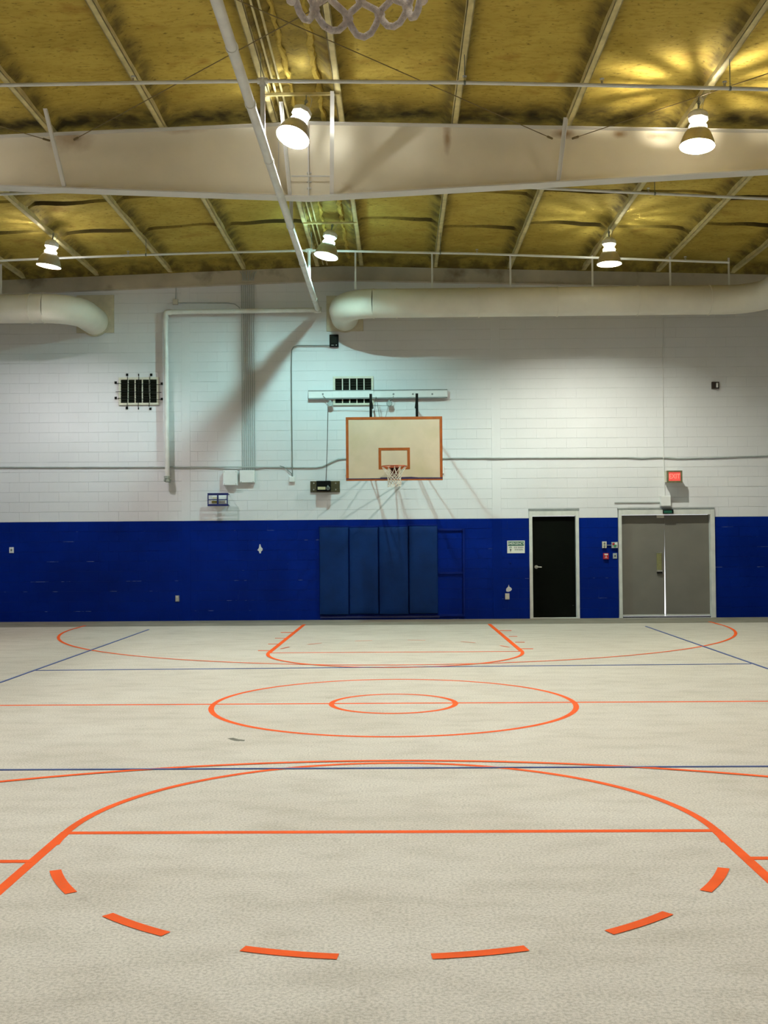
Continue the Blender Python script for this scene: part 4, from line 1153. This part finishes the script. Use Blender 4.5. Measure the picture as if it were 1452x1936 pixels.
# conduits along the ridge purlin
for dx, nm in ((-.33, 'left'), (-.25, 'right')):
    m = M().tube([(XR+dx, YN+.1, HR+.016), (XR+dx, YB-.2, HR+.016), (XR+dx, YB+.2, HR+.016), (XR+dx, YW-.15, HR+.016)], .014, 8)
    tag(link('conduit', m.mesh('conduit', purl, True)), nm+' one of two conduits running along the ridge', 'conduit', 'conduits along the ridge')

# ------------------------------------------------------------------ wall pads and batten frame
pe = [603.5, 660, 716, 772.5, 828]
zt0, zb0 = WP(715, 996).z, WP(715, 1162).z
fx0, fx1 = WP(603, 1080).x, WP(880, 1080).x
t = thing('batten_frame', 'blue timber frame on the wall with two empty bays right of the pads', 'frame', (fx0, YW, 0)); Lc = t.location.copy()
D = .035
xv = [WP(828.5, 1080).x, WP(877, 1080).x]
zz = [WP(850, 1001).z, WP(850, 1083).z, WP(850, 1163).z]
for z in zz: part('batten', loc_m(M().bbox(xv[0]+.02, xv[1]-.02, YW-D, YW-.002, z-.025, z+.02, .003), Lc), blue_trim, t)
part('batten', loc_m(M().bbox(xv[1]-.02, xv[1]+.02, YW-D, YW-.002, zz[2]-.03, zz[0]+.02, .003), Lc), blue_trim, t)
part('batten', loc_m(M().bbox(WP(605, 1080).x, xv[0]+.019, YW-D, YW-.002, zz[2]-.045, zz[2]-.005, .003), Lc), pad_shade, t, label='lower batten under the pads, dark with painted-in shade')
for i in range(4):
    a, b = WP(pe[i], 1080).x, WP(pe[i+1], 1080).x
    w = b-a-.008; h = zt0-zb0+(-.02 if i in (1,) else 0)
    t = thing('wall_pad', ['leftmost', 'second from left', 'third from left', 'rightmost'][i]+' of the four tall blue wall pads under the backboard', 'pad', ((a+b)/2, YW-.003, zb0+(0.01*(i % 2))), 'four blue wall pads')
    # padded slab with rounded edges
    m = M(); nx, nz = 10, 16
    vs = []; 
    for jz in range(nz+1):
        for ix in range(nx+1):
            u, v_ = ix/nx, jz/nz
            # bunch the rows towards the edges
            uu = .5-.5*math.cos(PI*u); vv = .5-.5*math.cos(PI*v_)
            ex = min(uu, 1-uu)*w; ez = min(vv, 1-vv)*h
            e = min(ex, ez)
            bul = .062*min(1, (e/.03))**.5 if e < .03 else .062
            bul += .004*math.sin(uu*7+i*2)*math.sin(vv*9+i)
            vs.append(((uu-.5)*w, -.012-bul, vv*h))
    fs = [(r*(nx+1)+q, r*(nx+1)+q+1, (r+1)*(nx+1)+q+1, (r+1)*(nx+1)+q) for r in range(nz) for q in range(nx)]
    m.add(vs, fs); m.box(-w/2, w/2, -.012, 0, 0, h)
    part('pad_cushion', m, blue_pad, t, True)
    part('nailing_strip', M().bbox(-w/2, w/2, -.022, 0, h, h+.035, .003), blue_trim, t, label='blue nailing strip at the head')
# fold marks at two pad corners
# ------------------------------------------------------------------ blue guarded light
a, c = onY(392.5, 957, YW-.22), onY(431.5, 932, YW-.22)
t = thing('light_guard', 'blue metal guard of two by two openings on the wall under the white boxes', 'guard', ((a.x+c.x)/2, YW, a.z)); Lc = t.location.copy()
y0, y1 = YW-.235, YW-.20
x0, x1, z0, z1 = a.x, c.x, a.z, c.z
def gb(q0, q1, w0, w1, nm='guard_bar'): part(nm, loc_m(M().bbox(q0, q1, y0, y1, w0, w1, .003), Lc), navy, t)
gb(x0, x1, z1-.045, z1); gb(x0, x1, z0, z0+.042); gb(x0, x0+.018, z0+.042, z1-.045); gb(x1-.030, x1-.012, z0+.042, z1-.045)
zm = z0+(z1-z0)*.50; gb(x0+.018, x1-.03, zm-.012, zm+.008); gb((x0+x1)/2-.018, (x0+x1)/2+.012, z0+.042, z1-.045)
for sx in (x0+.02, x1-.02):
    for sz in (z0+.02, z1-.02):
        part('guard_leg', loc_m(M().bar((sx, y1, sz), (sx, YW-.001, sz), .015, .015), Lc), navy, t)
t = thing('emergency_light', 'small box light with white and yellow lenses behind the blue guard', 'light', ((x0+x1)/2, YW, z0+.06)); Lc = t.location.copy()
part('housing', loc_m(M().bbox(x0+.05, x1-.06, YW-.09, YW-.001, z0+.06, z1-.06, .006), Lc), boxw, t)
xm = (x0+x1)/2
for i, (q0, q1, mt, lb_) in enumerate(((x0+.065, xm-.03, mat('yellow_lens', (.55, .47, .12), .4, noise=.2, nscale=30), 'yellow lens'), (xm+.03, x1-.08, boxw, 'white lens'))):
    part('lamp_head', loc_m(M().bbox(q0, q1, YW-.13, YW-.09, z0+.065, zm-.02, .01), Lc), mt, t, label=lb_)
part('label_plate', loc_m(M().box(x0+.085, xm-.035, YW-.094, YW-.0901, zm+.01, z1-.075), Lc), mat('cream_plate_print', (.62, .55, .35), .5, noise=.1, nscale=30), t, label='cream plate')

# ------------------------------------------------------------------ exit sign
Ye = YW-.30
a, c = onY(1261.5, 912.5, Ye), onY(1290, 889.5, Ye)
t = thing('exit_sign', 'boxy red exit sign standing off the wall above the grey double door', 'sign', ((a.x+c.x)/2, YW, a.z)); Lc = t.location.copy()
x0, x1, z0, z1 = a.x, c.x, a.z, c.z
sgm = mat('olive_sign_case', (0.16, 0.145, 0.07), .5, noise=.3, nscale=15)
part('case', loc_m(M().bbox(x0+.02, x1-.03, Ye+.05, YW-.001, z0+.02, z1-.0, .004), Lc), ventframe, t, label='cream back case')
part('front_frame', loc_m(M().box(x0, x1, Ye, Ye+.05, z1-.028, z1).box(x0, x1, Ye, Ye+.05, z0, z0+.035).box(x0, x0+.03, Ye, Ye+.05, z0+.035, z1-.028).box(x1-.035, x1, Ye, Ye+.05, z0+.035, z1-.028), Lc), sgm, t, label='olive front frame')
fc = part('sign_face', loc_m(M().box(x0+.03, x1-.035, Ye+.012, Ye+.05, z0+.035, z1-.028), Lc), mat('lit_red_panel', (.55, .06, .05), .4, emit=(1.0, .12, .09), estr=.5, noise=.25, nscale=25), t, label='glowing red panel')
me = text_mesh('EXIT', .135, mat('pale_red_letters', (.75, .16, .12), .5, emit=(1.0, .30, .22), estr=.65, noise=.05), .001, .80)
o = link('lettering', me, t, ((x0+x1)/2-.002-Lc.x, Ye+.0105-Lc.y, (z0+z1)/2+.003-Lc.z))

# ------------------------------------------------------------------ emergency eye wash sign
a, c = WP(959, 1046), WP(992, 1022); x0, x1, z0, z1 = a.x, c.x, a.z, c.z
t = thing('safety_sign', 'white and green EMERGENCY eye wash station sign left of the black door', 'sign', ((x0+x1)/2, YW, (z0+z1)/2)); Lc = t.location.copy()
w, h = x1-x0, z1-z0
part('sign_plate', M().bbox(-w/2, w/2, -.006, -.001, -h/2, h/2, .002), signw, t)
part('header', M().box(-w/2+.016, w/2-.016, -.0068, -.0061, h/2-.105, h/2-.018), darkgreen, t, label='green header band')
o = link('lettering', text_mesh('EMERGENCY', .070, signw, .0004, .82), t, (0, -.0076, h/2-.062)); o['label'] = 'white letters reading EMERGENCY'
o = link('lettering', text_mesh('EYE WASH', .042, ink, .0004, .95), t, (.055, -.0068, -.012)); o['label'] = 'black letters reading EYE WASH'
o = link('lettering', text_mesh('STATION', .042, ink, .0004, .95), t, (.055, -.0068, -.058)); o['label'] = 'black letters reading STATION'
m = M().prism([(-.128, -.045), (-.092, -.045), (-.103, -.060), (-.106, -.105), (-.114, -.105), (-.117, -.060)], -.0074, -.0061)
m.prism([(-.130, -.052), (-.110, -.085), (-.090, -.052)], -.0076, -.0061)
part('arrow', m, ink, t, label='black arrow pointing down')
m = M()
for k in range(16):
    a0, a1 = 2*PI*k/16, 2*PI*(k+1)/16
    p = [(-.11+.028*math.cos(a0), -.008+.018*math.sin(a0)), (-.11+.028*math.cos(a1), -.008+.018*math.sin(a1)), (-.11+.022*math.cos(a1), -.008+.012*math.sin(a1)), (-.11+.022*math.cos(a0), -.008+.012*math.sin(a0))]
    m.prism(p, -.0074, -.0061)
m.lathe([(0, -.0074), (.008, -.0072), (.008, -.0061)], 10, (-.11, 0, -.008), axis='y')
part('eye_symbol', m, darkgreen, t, label='small green eye symbol')

# ------------------------------------------------------------------ small wall devices
def device(name, px, py, wpx, hpx, depth, material, label, cat, extra=None, group=None):
    a, c = WP(px-wpx/2, py+hpx/2), WP(px+wpx/2, py-hpx/2)
    t = thing(name, label, cat, ((a.x+c.x)/2, YW, (a.z+c.z)/2), group)
    w, h = c.x-a.x, c.z-a.z
    part('plate', M().bbox(-w/2, w/2, -depth, -.001, -h/2, h/2, .004), material, t)
    if extra: extra(t, w, h, depth)
    return t
def recept(t, w, h, d):
    for s_ in (-1, 1):
        part('receptacle', M().bbox(-w*.25, w*.25, -d-.004, -d, s_*h*.22-h*.14, s_*h*.22+h*.14, .002).box(-w*.13, -w*.07, -d-.0055, -d-.003, s_*h*.22-.008, s_*h*.22+.008).box(w*.07, w*.13, -d-.0055, -d-.003, s_*h*.22-.008, s_*h*.22+.008), ivory, t)
device('wall_outlet', 335.5, 1131.5, 7.5, 11.5, .02, steel, 'metal wall outlet low on the blue wall at left', 'outlet', recept, 'outlets on the blue wall')
device('wall_outlet', 959, 1127.5, 8, 11.5, .02, ivory, 'ivory wall outlet low on the blue wall left of the black door', 'outlet', recept, 'outlets on the blue wall')
def swt(t, w, h, d):
    part('toggle', M().bbox(-w*.18, w*.18, -d-.010, -d, -h*.15, h*.18, .003), conddk, t, label='grey toggle')
    part('screw', M().lathe([(0, -.003), (.004, -.002), (.005, 0)], 8, (0, -d, h*.36), axis='y'), conddk, t)
device('wall_switch', 22, 1040, 8.5, 11, .015, boxw, 'white wall plate with dark scuffs near the left edge', 'switch', swt)
def sw2(t, w, h, d):
    for s_ in (-1, 1): part('button', M().lathe([(0, -.010), (.018, -.010), (.02, 0)], 12, (0, -d, s_*h*.22), axis='y'), conddk, t)
device('control_box', 1142, 1030, 8, 12.5, .05, ivory, 'ivory box with two buttons between the two doors', 'control', sw2)
def sw3(t, w, h, d):
    for (x, z, mt, lb_) in ((-.028, .022, redm, 'red lamp'), (.030, .024, boxw, 'white lamp'), (.0, -.018, greenm, 'green lamp')):
        part('indicator', M().lathe([(0, -.012), (.020, -.010), (.024, 0)], 14, (x, -d, z), axis='y'), mt, t, label=lb_)
device('indicator_box', 1161.5, 1030.5, 11.5, 11.5, .05, condm, 'square panel with red, white and green lamps beside the double door', 'control', sw3)
conduit('conduit', [wp(1146, 1030.7), wp(1156, 1030.7)], .007, condm, 'tiny conduit joining the two control boxes between the doors')
def pull(t, w, h, d):
    part('pull_bar', M().bbox(-w*.32, w*.32, -d-.012, -d, h*.18, h*.40, .003), signw, t, label='white pull bar')
    m = M().prism([(-w*.06, -h*.25), (w*.06, -h*.25), (w*.06, h*.1), (-w*.06, h*.1)], -d-.004, -d).prism([(-w*.22, -h*.28), (w*.22, -h*.28), (w*.22, -h*.18), (-w*.22, -h*.18)], -d-.004, -d)
    part('marking', m, signw, t, label='small white marking')
device('fire_alarm_pull', 1145, 1051.5, 10, 11.5, .05, redm, 'red fire alarm pull station between the two doors', 'alarm', pull)
def sw4(t, w, h, d):
    part('toggle', M().bbox(-w*.16, w*.16, -d-.012, -d, -h*.12, h*.12, .003), ink, t, label='black toggle')
device('wall_switch', 1162.5, 1051, 7.5, 10.5, .015, stripg if False else condm, 'small grey switch plate beside the double door frame', 'switch', sw4)
def horn(t, w, h, d):
    part('strobe', M().bbox(w*.05, w*.28, -d-.03, -d, -h*.35, h*.30, .004), boxw, t, label='pale strobe lens')
device('fire_alarm_horn', 1351.5, 729, 13, 13, .06, darkbrn, 'small dark brown horn strobe high on the wall at right', 'alarm', horn)
device('wall_button', 965, 1064, 3.2, 3.2, .012, blue_trim, 'tiny blue painted button under the eye wash sign', 'button')
